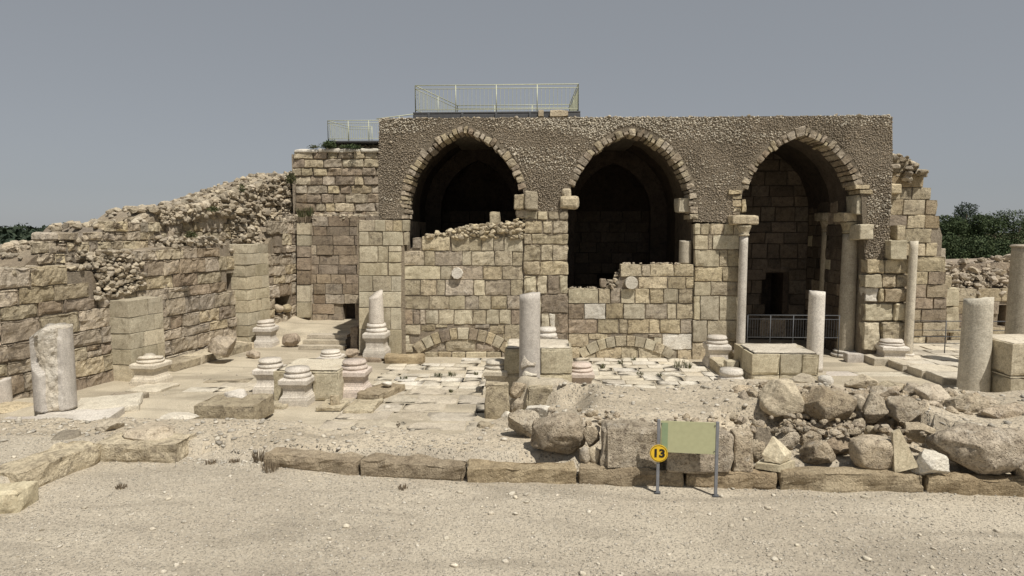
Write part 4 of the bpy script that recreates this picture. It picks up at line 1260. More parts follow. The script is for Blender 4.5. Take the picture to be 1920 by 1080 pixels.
if 0: rock(14, 846, 100, 884, .64, 'wide pale flat rock on the terrace behind the slanting kerb stone', 'pave', 'rock', dep=.9, rough=.06)
if 0: rock(110, 838, 190, 858, .66, 'thin pale flagstone just behind the corner of the left kerb', 'rubble', 'rock', dep=.9, rough=.06)
rock(236, 800, 330, 828, .62, 'broad low pale rock on the terrace behind the short kerb stone', 'rubble', 'rock', dep=.8, rough=.06)
rock(300, 770, 372, 792, .5, 'pale flat rock on the far edge of the terrace', 'pave', 'rock', dep=.8, rough=.06)
# retaining wall of the stony platform, left end
block(907, 708, 957, 787, 0, 'upright pale block at the corner of the stony platform', 'tan', dep=.6, r=.06, rough=.05, chip=.12)
rock(955, 714, 986, 744, .55, 'rounded stone wedged high between two pale blocks of the platform', 'boulder', 'rock')
rock(956, 744, 986, 777, .12, 'rounded stone wedged low between two pale blocks of the platform', 'boulder', 'rock')
rock(938, 768, 960, 788, .05, 'small white stone at the foot of the platform corner', 'white', 'stone', sub=2, name='loose_stone')
block(985, 714, 1092, 766, .30, 'long pale block at the back of the stony platform', 'tan', dep=.35, r=.07, rough=.05, chip=.14)
rock(953, 772, 1012, 822, .62, 'pale pointed boulder leaning out at the left end of the boulder row', 'boulder', dep=.9)
rock(892, 788, 930, 812, .45, 'crumbling pale stone on the edge of the gravel mound', 'rubble', 'rock')
rock(985, 760, 1030, 785, .85, 'flat white topped stone on the left edge of the platform', 'white', 'rock', dep=.8)
rock(996, 778, 1096, 858, .6, 'large squarish boulder at the front left of the stony platform', 'boulder', dep=.75, lo=.62, hi=.8, cuts=14, rough=.06)
rock(1094, 800, 1124, 836, .85, 'pale stone jammed above smaller stones right of the squarish boulder', 'boulder', 'rock')
rock(1086, 838, 1108, 868, .6, 'dark little stone low in the gap beside the big block', 'grey', 'stone', sub=2, name='loose_stone')
rock(1104, 838, 1126, 868, .6, 'brown little stone low in the gap touching the big block', 'tan', 'stone', sub=2, name='loose_stone')
block(1124, 792, 1236, 878, .6, 'big rough golden block left of the numbered sign', 'boulder', dep=.7, r=.08, rough=.06, chip=.12)
block(1237, 800, 1366, 886, .6, 'big rough golden block behind the sign panel', 'boulder', dep=.6, r=.08, rough=.06, chip=.12)
block(1367, 803, 1410, 884, .6, 'narrow upright golden block right of the sign', 'boulder', dep=.9, r=.06, rough=.05, chip=.1)
rock(1408, 800, 1450, 850, .6, 'rough pale lump of stone right of the narrow upright block', 'rubble', 'rock')
rock(1405, 825, 1432, 862, .6, 'small yellowish stone beside the narrow upright block', 'boulder', 'rock', sub=2)
rock(1450, 806, 1494, 845, .7, 'rounded brown stone behind the pyramid shaped block', 'boulder', 'rock')
# platform stones along its upper right
rock(1425, 716, 1508, 778, .98, 'broken pale boulder at the left end of the upper boulder row', 'rubble', dep=.8, cuts=14)
rock(1506, 730, 1606, 788, .98, 'long rounded boulder in the middle of the upper row', 'boulder', dep=.6, rough=.06)
rock(1616, 742, 1666, 794, .95, 'upright rounded boulder right of the long rounded one', 'boulder', rough=.05)
rock(1662, 748, 1722, 798, .95, 'round reddish boulder at the right end of the upper row', 'boulder', rough=.06)
rock(1600, 742, 1622, 770, 1.05, 'small stone wedged behind the upper boulder row', 'rubble', 'stone', sub=2, name='loose_stone')
rock(1592, 783, 1624, 813, .8, 'stone under the gap between the long and upright boulders', 'boulder', 'rock', sub=2)
rock(1622, 798, 1642, 812, .85, 'little stone under the upright boulder', 'tan', 'stone', sub=2, name='loose_stone')
rock(1640, 802, 1680, 824, .75, 'dark flat stone under the round reddish boulder', 'grey', 'stone', sub=2, name='loose_stone')
rock(1542, 812, 1606, 854, .62, 'broad brown stone set in the shaded face of the platform', 'brown', 'rock', dep=.6)
rock(1496, 812, 1534, 842, .62, 'upper of two tan rocks right of the pyramid block', 'boulder', 'rock')
rock(1504, 828, 1560, 868, .62, 'lower and larger of two tan rocks right of the pyramid block', 'boulder', 'rock')
rock(1598, 820, 1674, 880, .6, 'domed golden boulder left of the pointed grey slab', 'boulder', dep=.8, rough=.04, cuts=6, lo=.7, hi=.95)
rock(1714, 846, 1768, 893, .6, 'chunky white rock between the grey slab and the biggest boulder', 'white', 'rock', dep=.8)
rock(1746, 796, 1908, 893, .62, 'biggest boulder at the right edge of the platform', 'boulder', dep=.65, lo=.62, hi=.82, cuts=14, rough=.07)
rock(1892, 850, 1962, 904, .58, 'boulder cut by the right edge beside the biggest one', 'boulder', dep=.8)
rock(1694, 792, 1746, 830, .82, 'pitted stone above the tip of the pointed grey slab', 'rubble', 'rock')
rock(1690, 720, 1722, 748, 1.1, 'dark squarish stone on the rim behind the round reddish boulder', 'grey', 'rock')
rock(1716, 722, 1782, 766, 1.0, 'rough crumbly stone on the right rim below the tall column', 'rubble', 'rock')
rock(1778, 738, 1842, 786, .98, 'broad pale boulder on the right rim in front of the big smooth column', 'boulder')
rock(1836, 758, 1930, 806, .9, 'long pale boulder on the right rim below the ashlar block', 'boulder', dep=.5)
rock(1752, 764, 1786, 784, .95, 'flat pale stone lying before the right rim boulders', 'white', 'stone', sub=2, name='loose_stone', dep=.7)
rock(1586, 704, 1640, 734, 1.1, 'flat greyish slab stone on the rim behind the long boulder', 'rubble', 'rock', dep=.8)
rock(1636, 716, 1692, 744, 1.05, 'thin tilted flagstone on the rim by the marble floor', 'tan', 'rock', dep=.8, cuts=14, tilt=.12)
rock(1534, 704, 1560, 724, 1.15, 'pale angular stone on the rim behind the long boulder', 'white', 'stone', sub=2, name='loose_stone')
rock(1470, 704, 1530, 726, 1.1, 'low pale stones at the foot of the right ashlar block', 'rubble', 'rock', dep=.8)
# pyramid block on its slab and pointed slab
def prism(name, base, apex, mat, loc, label, cat, rz=0, rough=.015):
    bm_ = bmesh.new()
    vs2 = [bm_.verts.new(v) for v in base] + [bm_.verts.new(v) for v in apex]
    bmesh.ops.convex_hull(bm_, input=bm_.verts)
    bmesh.ops.triangulate(bm_, faces=bm_.faces)
    bmesh.ops.subdivide_edges(bm_, edges=bm_.edges, cuts=3, use_grid_fill=True)
    for v in bm_.verts:
        v.co += Vector(v.co).normalized() * float(fbm(np.array([v.co[:]]) * 7, 2)[0]) * rough
    me_ = bpy.data.meshes.new(name); bm_.to_mesh(me_); bm_.free()
    return props(link(name, me_, M[mat], None, loc, rz), label, cat)
b = on_z(1460, 886, .58)
prism('stone_slab', [(-.36, .0, 0), (.0, -.16, 0), (.36, .08, 0), (.05, .4, 0)], [(-.36, .0, .1), (.0, -.16, .12), (.36, .08, .13), (.05, .4, .12)], 'smooth', (b.x, b.y + .12, .60), 'flat greenish slab under the pyramid shaped block', 'slab')
prism('pyramid_block', [(-.21, .0, 0), (.03, -.12, -.0), (.28, .08, .02), (.05, .3, 0), (-.24, .03, .12), (.1, -.1, .13), (.3, .1, .14)], [(-.05, .1, .42), (.0, .15, .4)], 'smooth', (b.x, b.y + .12, .735), 'greenish pyramid shaped broken block lying on a slab', 'block')
b = on_z(1697, 886, .6)
prism('pointed_slab', [(-.19, -.03, 0), (.2, -.05, .12), (.17, .1, .14), (-.17, .1, .02)], [(-.17, .12, .66), (-.06, .13, .74), (-.04, .2, .72), (-.17, .2, .66)], 'smooth', (b.x, b.y, .6), 'pointed grey green slab leaning upright between boulders', 'slab', rough=.006)
# small stones in the shaded face and the joints of the platform
pts_, szs_ = [], []
for q in range(210):
    px = random.uniform(1470, 1735); z = random.uniform(.6, 1.0)
    p = on_y(px, 800, 13.05); s_ = (z - .6) / .4
    pts_.append((p.x + random.uniform(-.05, .05), 12.9 + .35 * s_ + random.uniform(-.1, .1), z)); szs_.append(random.uniform(.05, .13))
for q in range(160):
    x = random.uniform(.2, 8.5); pts_.append((x, np.interp(x, KX, KY) + random.uniform(.5, 1.6), 1.0 + random.uniform(-.06, .08))); szs_.append(random.uniform(.04, .1))
bank = empty('platform_face', (4, 13, .6), 0, 'rough rubble face of the stony platform below the upper boulder row', 'rubble bank')
for q in range(300):
    x = random.uniform(4.4, 9.6); y = random.uniform(12.9, 14.7)
    pts_.append((x, y, hz(x, y) + .02)); szs_.append(.04 + .17 * random.random() ** 2.5)
rubble_parts(bank, [(p[0] - 4, p[1] - 13, p[2] - .6) for p in pts_], szs_, M['boulder'], 230, seed=31)

# ------------------------------------------------------------------ ashlar blocks of the nave piers
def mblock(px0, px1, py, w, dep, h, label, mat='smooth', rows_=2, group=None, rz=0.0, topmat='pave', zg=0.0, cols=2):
    a, b = on_z(px0, py, zg), on_z(px1, py, zg)
    wx = w or (b.x - a.x)
    t = empty('ashlar_block', ((a.x + b.x) / 2, (a.y + b.y) / 2 + dep / 2, zg), rz, label, 'stone block', group)
    zz = [0] + sorted(random.uniform(.4, .6) * h for _ in range(rows_ - 1)) + [h]
    for k in range(rows_):
        c = sorted(random.uniform(.3, .7) for _ in range(cols - 1)) if cols < 3 else [.42, .74]
        cc = [0] + c + [1]
        for p, q in zip(cc[:-1], cc[1:]):
            m = random.uniform(.35, .65)
            for (d0, d1) in ((0, m), (m, 1)):
                box_part('stone', ((q - p) * wx - .01, (d1 - d0) * dep - .01, zz[k + 1] - zz[k] - .008),
                         ((p + q) / 2 * wx - wx / 2, (d0 + d1) / 2 * dep - dep / 2 + random.uniform(-.006, .006), (zz[k] + zz[k + 1]) / 2 + (random.uniform(-.02, .01) if k == rows_ - 1 else 0)), M[mat], t, r=.01, rough=.012, freq=6, chip=.07, seg=.09)
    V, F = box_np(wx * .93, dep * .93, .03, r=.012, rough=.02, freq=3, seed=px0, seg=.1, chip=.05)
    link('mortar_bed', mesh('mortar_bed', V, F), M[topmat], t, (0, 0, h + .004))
    # crumbling mortar on top
    n_ = 50
    scatter('rubble', M['pave'], np.stack([np.random.RandomState(int(px0)).uniform(-wx * .35, wx * .3, n_), np.random.RandomState(int(px0) + 1).uniform(-dep * .3, dep * .4, n_), np.full(n_, h + .0)], 1), np.random.RandomState(3).uniform(.015, .05, n_), t, 1, .5)
    return t
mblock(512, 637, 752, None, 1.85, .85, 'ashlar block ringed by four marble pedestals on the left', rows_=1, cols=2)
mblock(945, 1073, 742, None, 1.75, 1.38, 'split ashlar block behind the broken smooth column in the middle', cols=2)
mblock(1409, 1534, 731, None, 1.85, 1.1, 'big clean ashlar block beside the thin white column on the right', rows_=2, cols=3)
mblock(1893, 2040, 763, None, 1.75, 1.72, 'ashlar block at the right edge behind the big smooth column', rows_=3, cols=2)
fb = empty('foundation_course', tuple(on_z(600, 768, 0)), 0, 'low foundation stones under the front of the left ashlar block', 'foundation')
for (x0, x1, y1, dp) in ((490, 535, 768, .7), (590, 640, 772, .9), (640, 700, 776, 1.2)):
    a, b = on_z(x0, y1, 0), on_z(x1, y1, 0)
    box_part('stone', (b.x - a.x, dp, .16), ((a.x + b.x) / 2 - fb.location.x, a.y + dp / 2 - fb.location.y, .05), M['tan'], fb, r=.05, rough=.04, chip=.1, seg=.15)
block(617, 737, 638, 761, .1, 'small pale broken block leaning at the front of the left ashlar block', 'tan', dep=.5, r=.03, rough=.03)
block(690, 716, 742, 752, .0, 'low golden kerb block crossing right of the pink pedestal', 'kerb', depth=1.5, rz=-.32, r=.05, rough=.04)
rock(716, 714, 736, 722, .3, 'thin pale flake lying on the low golden kerb block', 'white', 'stone', sub=2, name='loose_stone')
rock(720, 758, 734, 767, .0, 'single white stone lying on the smooth courtyard floor', 'white', 'stone', sub=2, name='loose_stone')
block(380, 731, 502, 794, .12, 'low broad block with broken front at the left of the mound', 'tan', depth=1.2, r=.04, rough=.035, chip=.1)
rock(420, 729, 466, 747, .55, 'broken white marble piece on top of the low broad block', 'marble', 'marble fragment', name='marble_fragment')
block(1336, 664, 1366, 706, .0, 'low narrow wall of thin blocks left of the big clean ashlar block', 'smooth', depth=1.6, r=.02, rough=.01)
block(1358, 672, 1382, 700, .25, 'small pale block on the low narrow wall beside the clean ashlar block', 'smooth', depth=.4, r=.02, rough=.01)
block(1584, 659, 1616, 680, .0, 'small grey trapezoid block at the foot of the buff column', 'greymarble', dep=.6, r=.03, rough=.01)

# ------------------------------------------------------------------ pedestals and columns
SQ = [(1.0, 0), (1.0, .16), (.955, .165), (.955, .19), (.93, .20), (.93, .225), (.87, .25), (.85, .275), (.80, .285), (.80, .30), (.775, .34), (.775, .46), (.80, .47), (.80, .49), (.84, .505), (.88, .54), (.92, .55), (.92, .57), (.985, .585), (1.0, .60), (1.0, .70), (.985, .715), (.86, .755)]
RD = [(.84, .75), (.90, .76), (.935, .785), (.94, .805), (.925, .83), (.88, .845), (.80, .85), (.79, .87), (.77, .885), (.785, .90), (.83, .905), (.855, .925), (.85, .95), (.82, .965), (.80, .97), (.795, 1.0)]
def pedestal(px, py, w, h, mat, label, zg=0.0, rz=0.0, name='pedestal', parts=('plinth', 'column_base'), cut=None, broken=0.0):
    b = on_z(px, py, zg)
    t = empty(name, (b.x * (1 + w * .5 / math.hypot(b.x, b.y)), b.y * (1 + w * .5 / math.hypot(b.x, b.y)), zg), rz, label, 'pedestal', 'moulded marble pedestals')
    sq = [(r, z) for r, z in SQ]; rd = list(RD)
    if cut: sq = [(1.0, 0), (1.0, .3), (.97, .32)]; rd = [(r, .3 + (z - .75) * 2.6) for r, z in RD]
    V, F = sq_np([(r * w / 2, z * h) for r, z in sq])
    V = V + .004 * vnoise(V * 9 + px)[:, None]
    link(parts[0], mesh('plinth', V, F, False), M[mat], t)
    V, F = lathe_np([(r * w / 2, z * h) for r, z in rd], 36)
    k = 1 + .012 * fbm(V * 3 + px, 2)
    V[:, :2] *= k[:, None]
    if broken: V[:, 2] -= np.clip(V[:, 2] - .8 * h, 0, 1) * np.clip(vnoise(V * 4 + px) + .3, 0, 1) * broken
    link(parts[1], mesh('column_base', V, F, True), M[mat], t)
    return t
pedestal(560, 762, .80, 1.0, 'marble', 'white pedestal at the front corner of the left ashlar block, its whole front in view')
pedestal(509, 740, .78, 1.0, 'marble', 'white pedestal half hidden behind the left side of the left ashlar block')
pedestal(666, 746, .82, 1.03, 'pink', 'pinkish pedestal at the right front corner of the left ashlar block')
pedestal(621, 700, .76, .72, 'marble', 'white pedestal showing only its round top behind the left ashlar block')
pedestal(500, 652, .78, 1.12, 'marble', 'pale pedestal before the tall pilaster left of the steps', broken=.3)
pedestal(285, 724, .84, .92, 'pave', 'worn golden pedestal before the short pilaster of the side wall', rz=-.12, broken=.8)
pedestal(930, 742, .72, .98, 'pave', 'shaded pedestal at the left side of the split ashlar block')
pedestal(1088, 742, .78, .88, 'pink', 'pinkish pedestal at the right of the split ashlar block')
pedestal(1026, 690, .74, 1.38, 'marble', 'white pedestal whose rings rise behind the split ashlar block')
pedestal(1021, 740, .5, .58, 'marble', 'small white round base at the foot of the broken smooth column')
pedestal(1343, 691, .8, 1.1, 'marble', 'white pedestal standing against the pier left of the clean ashlar block')
pedestal(1370, 733, .82, .62, 'marble', 'squat white column base at the front left corner of the clean ashlar block', cut=True)
pedestal(1669, 684, .9, .88, 'marble', 'grooved white pedestal in front of the rough right hand pier', rz=-.1, broken=.3)

def shaft_np(r0, r1, h, n=36, m=16, slant=(0, 0), rough=.008, seed=0., top_noise=.03):
    prof_ = [(r0 * 1.0, 0)] + [(r0 + (r1 - r0) * k / m, h * k / m) for k in range(1, m + 1)]
    V, F = lathe_np(prof_, n)
    V[:, :2] *= (1 + rough * fbm(V * np.array([4, 4, 1.5]) + seed, 3))[:, None] 
    t = V[:, 2] / h
    k = np.clip((t - .75) / .25, 0, 1)
    V[:, 2] += k * (slant[0] * V[:, 0] / r0 + slant[1] * V[:, 1] / r0 + top_noise * fbm(V * np.array([5, 5, 0]) + seed, 2))
    return V, F
def column(px, py, zg, dia, ztop, mat, label, taper=.93, slant=(0, 0), rz=0, name='column', cap=None, Y=None, lean=(0, 0), top_noise=.03, base=False, cat='column', group=None):
    b = on_z(px, py, zg) if Y is None else Vector((on_y(px, 500, Y).x, Y, zg))
    kk = 1 + (dia / 2 / math.hypot(b.x, b.y) if Y is None else 0)
    t = empty(name, (b.x * kk, b.y * kk, zg), rz, label, cat, group)
    V, F = shaft_np(dia / 2, dia / 2 * taper, ztop - zg, slant=slant, seed=px * .37, top_noise=top_noise)
    if base: V[:, 2] = np.maximum(V[:, 2], 0)
    link('shaft', mesh('shaft', V, F), M[mat], t)
    if base:
        V, F = lathe_np([(dia * .82, 0), (dia * .86, .05), (dia * .82, .10), (dia * .66, .12), (dia * .64, .16), (dia * .7, .17), (dia * .72, .2), (dia * .66, .23), (dia * .5, .24)], 28)
        link('column_base', mesh('column_base', V, F), M['marble'], t)
    t.rotation_euler = (lean[0], lean[1], rz)
    return t
cm = column(993, 757, 0, .60, 3.05, 'greymarble', 'tall smooth grey column stump with a broken patch low on its front', taper=.96, slant=(.05, -.02))
v, F = rock_np(5.5, 3, 10, .12, .5, .8)
link('broken_patch', mesh('broken_patch', v * np.array([.21, .10, .22]), F), M['broken'], cm, (-.04, -.235, 1.14))
v, F = rock_np(6.5, 2, 8, .12, .5, .8)
link('broken_patch', mesh('broken_patch', v * np.array([.22, .08, .08]), F), M['white'], cm, (.0, -.26, .84))
column(1526, 699, 0, .54, 2.75, 'marble', 'thin white column stump streaked with grey beside the clean ashlar block', taper=.95, slant=(-.02, 0), top_noise=.02)
column(1823, 751, 0, .80, 2.86, 'paleshaft', 'thick smooth buff column stump standing before the ashlar block at the right', taper=.88, slant=(.02, -.03), top_noise=.06)
fc = column(1919, 640, 0, .78, 4.35, 'colstone', 'tall buff column with a ring at its top at the right edge', taper=.9, Y=21.5, top_noise=.0)
V, F = lathe_np([(.36, 0), (.395, .01), (.40, .05), (.36, .07)], 32); link('necking_ring', mesh('necking_ring', V, F), M['colstone'], fc, (0, 0, 4.26))
# column on the pedestal by the first pier
t = pedestal(707, 672, .84, 1.25, 'marble', 'moulded pedestal carrying a slanting broken shaft against the first pier', zg=.12)
V, F = shaft_np(.285, .25, 1.08, slant=(.12, .12), seed=3.3); so_ = link('shaft', mesh('shaft', V, F), M['marble'], t, (0, 0, 1.24))
# columns of the right hand arch
def arcade_column(px, Y, dia, zt, label, mat, base=True, capital=True, taper=.9):
    c = column(px, 0, 0.02, dia, zt, mat, label, taper=taper, Y=Y, base=base, top_noise=0, group=None)
    if capital:
        V, F = lathe_np([(dia * .46, 0), (dia * .5, .02), (dia * .5, .05), (dia * .46, .07), (dia * .5, .2), (dia * .6, .36), (dia * .64, .42)], 28)
        link('capital', mesh('capital', V * (1 + .02 * vnoise(V * 8))[:, None], F), M['tan'], c, (0, 0, zt))
        box_part('impost', (dia * 1.5, dia * 1.5, .36), (0, .1, zt + .60), M['tan'], c, r=.03, rough=.02, chip=.05)
    return c
arcade_column(1592, 24.75, .60, 4.68, 'big sunlit buff column with a capital in the right hand arch', 'colstone')
arcade_column(1551, 26.9, .56, 4.75, 'second buff column half in shade deeper inside the right hand arch', 'colstone')
sc_ = column(1393, 640, .3, .32, 4.62, 'marble', 'slender white column attached to the pier left of the railing', taper=.92, Y=23.62, base=True, top_noise=0)
V, F = lathe_np([(.15, 0), (.19, .02), (.19, .06), (.16, .08), (.2, .2), (.26, .34), (.27, .38)], 24); link('capital', mesh('capital', V * (1 + .05 * vnoise(V * 9))[:, None], F), M['tan'], sc_, (0, 0, 4.3))
box_part('impost', (.95, .7, .34), (-.03, .1, 4.88), M['tan'], sc_, r=.05, rough=.03, chip=.1)
column(1711, 662, .1, .30, 4.42, 'pave', 'slender pale column attached to the right hand pier', taper=.95, Y=23.7, base=True, top_noise=.02)
# drum ends stuck in the infill walls
for (px, py, d_, lab) in ((858, 512, .44, 'faceted white drum end jutting from the first infill wall'), (1183, 530, .47, 'round white drum end jutting from the lower infill wall')):
    p = on_y(px, py, 24.0)
    V, F = lathe_np([(d_ / 2 * .97, -.3), (d_ / 2, .0), (d_ / 2, .17), (d_ / 2 * .95, .20)], 9 if px < 900 else 28)
    V = np.stack([V[:, 0], -V[:, 2], V[:, 1]], 1) + .008 * vnoise(V * 9)[:, None]
    props(link('column_drum', mesh('column_drum', V, F, False), M['white'], None, p), lab, 'column drum', 'column drums built into the infill walls')
column(1284, 0, on_y(1284, 494, 24.35).z, .46, on_y(1284, 452, 24.35).z, 'colstone', 'short column drum standing on top of the lower infill wall', Y=24.35, taper=.97, name='column_drum', cat='column drum')
block(918, 396, 939, 420, on_y(928, 420, 24.3).z, 'single upright block perched on the rubble of the first infill wall', 'tan', depth=.4, r=.04)
o = bpy.data.objects[ 'stone_block'] if False else None

# broken pillar on slabs at the far left
b = on_z(106, 775, .42)
bp_ = empty('broken_pillar', (b.x * 1.03, b.y * 1.03, .42), .6, 'big white marble pillar with a broken front at the left', 'pillar')
R0, H0 = .44, 2.05
prof_ = [(R0, H0 * k / 50) for k in range(51)]
V, F = lathe_np(prof_, 84)
ang = np.arctan2(V[:, 0] + .08, -V[:, 1])                      # 0 faces the viewer
tz_ = V[:, 2] / H0
wl_ = np.interp(tz_, [0, .45, .58, 1], [.35, .42, 1.4, 1.5]); wr_ = np.interp(tz_, [0, .4, 1], [.42, .52, .62])
mask = (ang > -wl_) & (ang < wr_)
nz = 0.55 * fbm(V * np.array([3, 3, 2.2]) + 3, 3) + 0.4 * fbm(V * 11 + 5, 3)
dent = np.where(mask, .10 + .075 * nz + .04 * np.sin(tz_ * 3.1), .004 * nz)
rr_ = np.maximum(np.hypot(V[:, 0], V[:, 1]), 1e-6)
V[:, :2] *= (1 - dent / np.maximum(rr_, .2))[:, None]
V[:, 2] -= np.clip(tz_ - .78, 0, 1) / .22 * np.clip(-V[:, 0] - .12, 0, 1) * .75
V[:, 2] += np.clip(tz_ - .9, 0, .1) * .6 * nz
me_ = mesh('shaft', V, F)
me_.materials.append(M['greymarble']); me_.materials.append(M['broken'])
me_.polygons.foreach_set('material_index', [1 if all(mask[v] for v in p.vertices) or V[p.vertices[0], 2] > H0 * .97 else 0 for p in me_.polygons])
link('shaft', me_, None, bp_)
block(62, 770, 214, 802, .25, 'pale marble slab under the broken pillar', 'marble', depth=1.2, r=.02, rough=.01, rz=.25, seg=.2, name='marble_slab')
block(-40, 776, 62, 836, .15, 'long grey marble slab at the left edge', 'greymarble', depth=1.6, r=.03, rough=.01, seg=.3, name='marble_slab')
block(150, 742, 262, 778, .2, 'grey slab beyond the broken pillar towards the worn pedestal', 'pave', depth=1.5, rz=.5, r=.03, rough=.02, name='stone_slab')
block(252, 720, 322, 738, .0, 'low footing slab under the worn golden pedestal', 'pave', depth=1.1, rz=-.1, r=.04, rough=.03, name='stone_slab')
block(205, 732, 274, 756, .05, 'dark sided slab end below the short pilaster', 'grey', depth=.6, rz=.2, r=.04, rough=.03, name='stone_slab')
column(6, 758, .2, .42, .85, 'greymarble', 'short grey drum cut by the left edge', taper=1, name='column_drum', cat='column drum')
rock(-30, 750, 64, 782, .1, 'mossy flat rock behind the marble slab at the left edge', 'tan', 'rock', dep=1.0)
rock(176, 782, 232, 812, .55, 'pale flat rock on the stony slope below the broken pillar', 'rubble', 'rock')
rock(92, 806, 150, 832, .5, 'pale weathered rock on the slope under the marble slab', 'rubble', 'rock')

# ------------------------------------------------------------------ sign
zg = .3
a, b = on_z(1232.5, 925, zg), on_z(1341.5, 931, zg)
sg = empty('information_sign', tuple((a + b) / 2), math.atan2(b.y - a.y, b.x - a.x), 'khaki information panel on two grey posts with a round yellow number plate', 'sign')
L_ = (b - a).length
H_ = 1.29
for s in (-1, 1):
    box_part('post', (.05, .05, H_ + .1), (s * L_ / 2, 0, H_ / 2 - .05), M['postgrey'], sg, r=.004, rough=0, seg=2, smooth=False)
    box_part('foot_plate', (.1, .1, .012), (s * L_ / 2, 0, .02), M['steel'], sg, r=.002, rough=0, seg=2, smooth=False)
panel = box_part('panel', (L_ - .06, .012, .545), (0.002, -.012, H_ - .285), M['panel'], sg, r=.003, rough=0, seg=2, smooth=False)
box_part('stripe', (.10, .004, .47), (-L_ / 2 + .10, -.010, 0.005), M['panelstripe'], panel, r=.001, rough=0, seg=2, smooth=False)
for sx in (-1, 1):
    for sz in (-1, 1): box_part('bolt', (.018, .012, .018), (sx * (L_ / 2 - .045), -.012, sz * .22), M['darksteel'], panel, r=.003, rough=0, seg=2)
def disc(name, r, h, mat, parent, loc, n=40):
    V, F = lathe_np([(r, 0), (r, h)], n)
    V = np.stack([V[:, 0], -V[:, 2], V[:, 1]], 1)
    return link(name, mesh(name, V, F, False), mat, parent, loc)
nd = disc('number_plate', .150, .012, M['yellow'], sg, (-L_ / 2 + .008, -.030, .715))
V, F = [], []
for k in range(48):
    t = 2 * math.pi * k / 48
    for r in (.132, .139): V.append((r * math.cos(t), -.0145, r * math.sin(t)))
for k in range(48):
    a2, b2 = 2 * k, 2 * ((k + 1) % 48); F.append((a2, a2 + 1, b2 + 1, b2))
link('ring_line', mesh('ring_line', V, F, False), M['black'], nd)
fc_ = bpy.data.curves.new('numerals', 'FONT'); fc_.body = '13'; fc_.size = .19; fc_.align_x = 'CENTER'; fc_.align_y = 'CENTER'; fc_.offset = .0075; fc_.extrude = .001
to = bpy.data.objects.new('numerals_source', fc_); C.objects.link(to)
bpy.context.view_layer.update()
tm = bpy.data.meshes.new_from_object(to.evaluated_get(bpy.context.evaluated_depsgraph_get()))
bpy.data.objects.remove(to)
tm.name = 'numerals'; tm.materials.clear()
no = link('numerals', tm, M['black'], nd, (0, -.0165, -.002)); no.rotation_euler = (math.pi / 2, 0, 0); no.scale = (1.12, 1, 1)

# ------------------------------------------------------------------ railings
def railing(name, pts_, zb, h, label, mat, rails, nbar, posts, group=None, thick=.019, cat='railing', post_zb=None):
    """pts_: plan polyline, one panel per leg; zb may vary per point"""
    o0 = Vector((*pts_[0], 0))
    root = empty(name, (o0.x, o0.y, zb[0]), 0, label, cat, group)
    m = M[mat]
    for (p, q, za, zc, nb, npst) in zip(pts_[:-1], pts_[1:], zb[:-1], zb[1:], nbar, posts):
        p3, q3 = Vector((*p, za)) - root.location, Vector((*q, zc)) - root.location
        for rz_ in rails:
            bar('rail', p3 + Vector((0, 0, rz_)), q3 + Vector((0, 0, rz_)), thick if rz_ == max(rails) else thick * .75, m, root)
        for k in range(npst + 1):
            c = p3.lerp(q3, k / npst)
            bar('post', c + Vector((0, 0, -(post_zb or 0.05))), c + Vector((0, 0, h)), thick * 1.05, m, root)
        for k in range(1, nb):
            c = p3.lerp(q3, k / nb)
            bar('bar', c + Vector((0, 0, min(rails))), c + Vector((0, 0, max(r for r in rails if r < h - .01) if len(rails) > 2 else h)), .0075, m, root, 4)
    return root
zp = on_y(930, 209, 24.35).z
hR = on_y(930, 159, 24.35).z - zp
xl_, xr_ = on_y(779, 200, 24.35).x, on_y(1084, 200, 24.35).x
Yb = 28.2
xbl, xbr = on_y(858, 200, Yb).x, on_y(1068, 200, Yb).x
railing('rooftop_railing', [(xbl, Yb), (xl_, 24.35), (xr_, 24.35), (xbr, Yb), (xbl, Yb)], [zp] * 5, hR, 'pale green railing round the viewing platform on the roof', 'railpaint', (.08, hR - .13, hR), (26, 40, 26, 30), (2, 4, 2, 3))
pf = empty('viewing_platform', ((xl_ + xr_) / 2, 24.3, zp - .3), 0, 'dark steel viewing platform on the roof under the railing', 'platform')
wP = xr_ - xl_ + .16
box_part('deck', (wP, 4.3, .06), (0, 2.1, .25), M['darksteel'], pf, r=.01, rough=0, seg=3, smooth=False)
for yy_ in (.0, 1.4, 2.8, 4.0): box_part('beam', (wP, .1, .16), (0, yy_, .115), M['darksteel'], pf, r=.008, rough=0, seg=3, smooth=False)
for k in range(5): box_part('bracket', (.08, .06, .2), (-wP / 2 + .6 + k * (wP - 1.2) / 4, -.085, .13), M['steel'], pf, r=.005, rough=0, seg=3, smooth=False)
for (x0, y0, x1, y1, lb) in ((1009, 206, 1020, 218, 'left of two pale blocks in front of the viewing platform'), (1031, 203, 1066, 218, 'wider pale block before the right end of the viewing platform')):
    a = on_y((x0 + x1) / 2, y1, 24.12); 
    props(box_part('stone_block', ((x1 - x0) * .0203, .28, .26), (a.x, 24.12, a.z + .09), M['rubble'], None, r=.03, rough=.02, chip=.05), lb, 'block')
zw = on_y(660, 263, 31.2).z
hW = on_y(660, 226, 31.2).z - zw
xa_, xb_ = on_y(615, 250, 31.2).x, on_y(730, 250, 31.2).x
xw = on_y(654, 250, 33.0).x
railing('walkway_railing', [(xw + 1.2, 33.0), (xw, 33.0), (xa_, 31.2), (xb_, 31.2)], [zw] * 4, hW, 'pale green railing of the walkway above the left upper wall', 'railpaint', (.08, hW - .12, hW), (10, 16, 26), (1, 1, 3))
wk = empty('walkway', ((xa_ + xb_) / 2, 32.1, zw - .12), 0, 'steel walkway deck under the left rooftop railing', 'walkway')
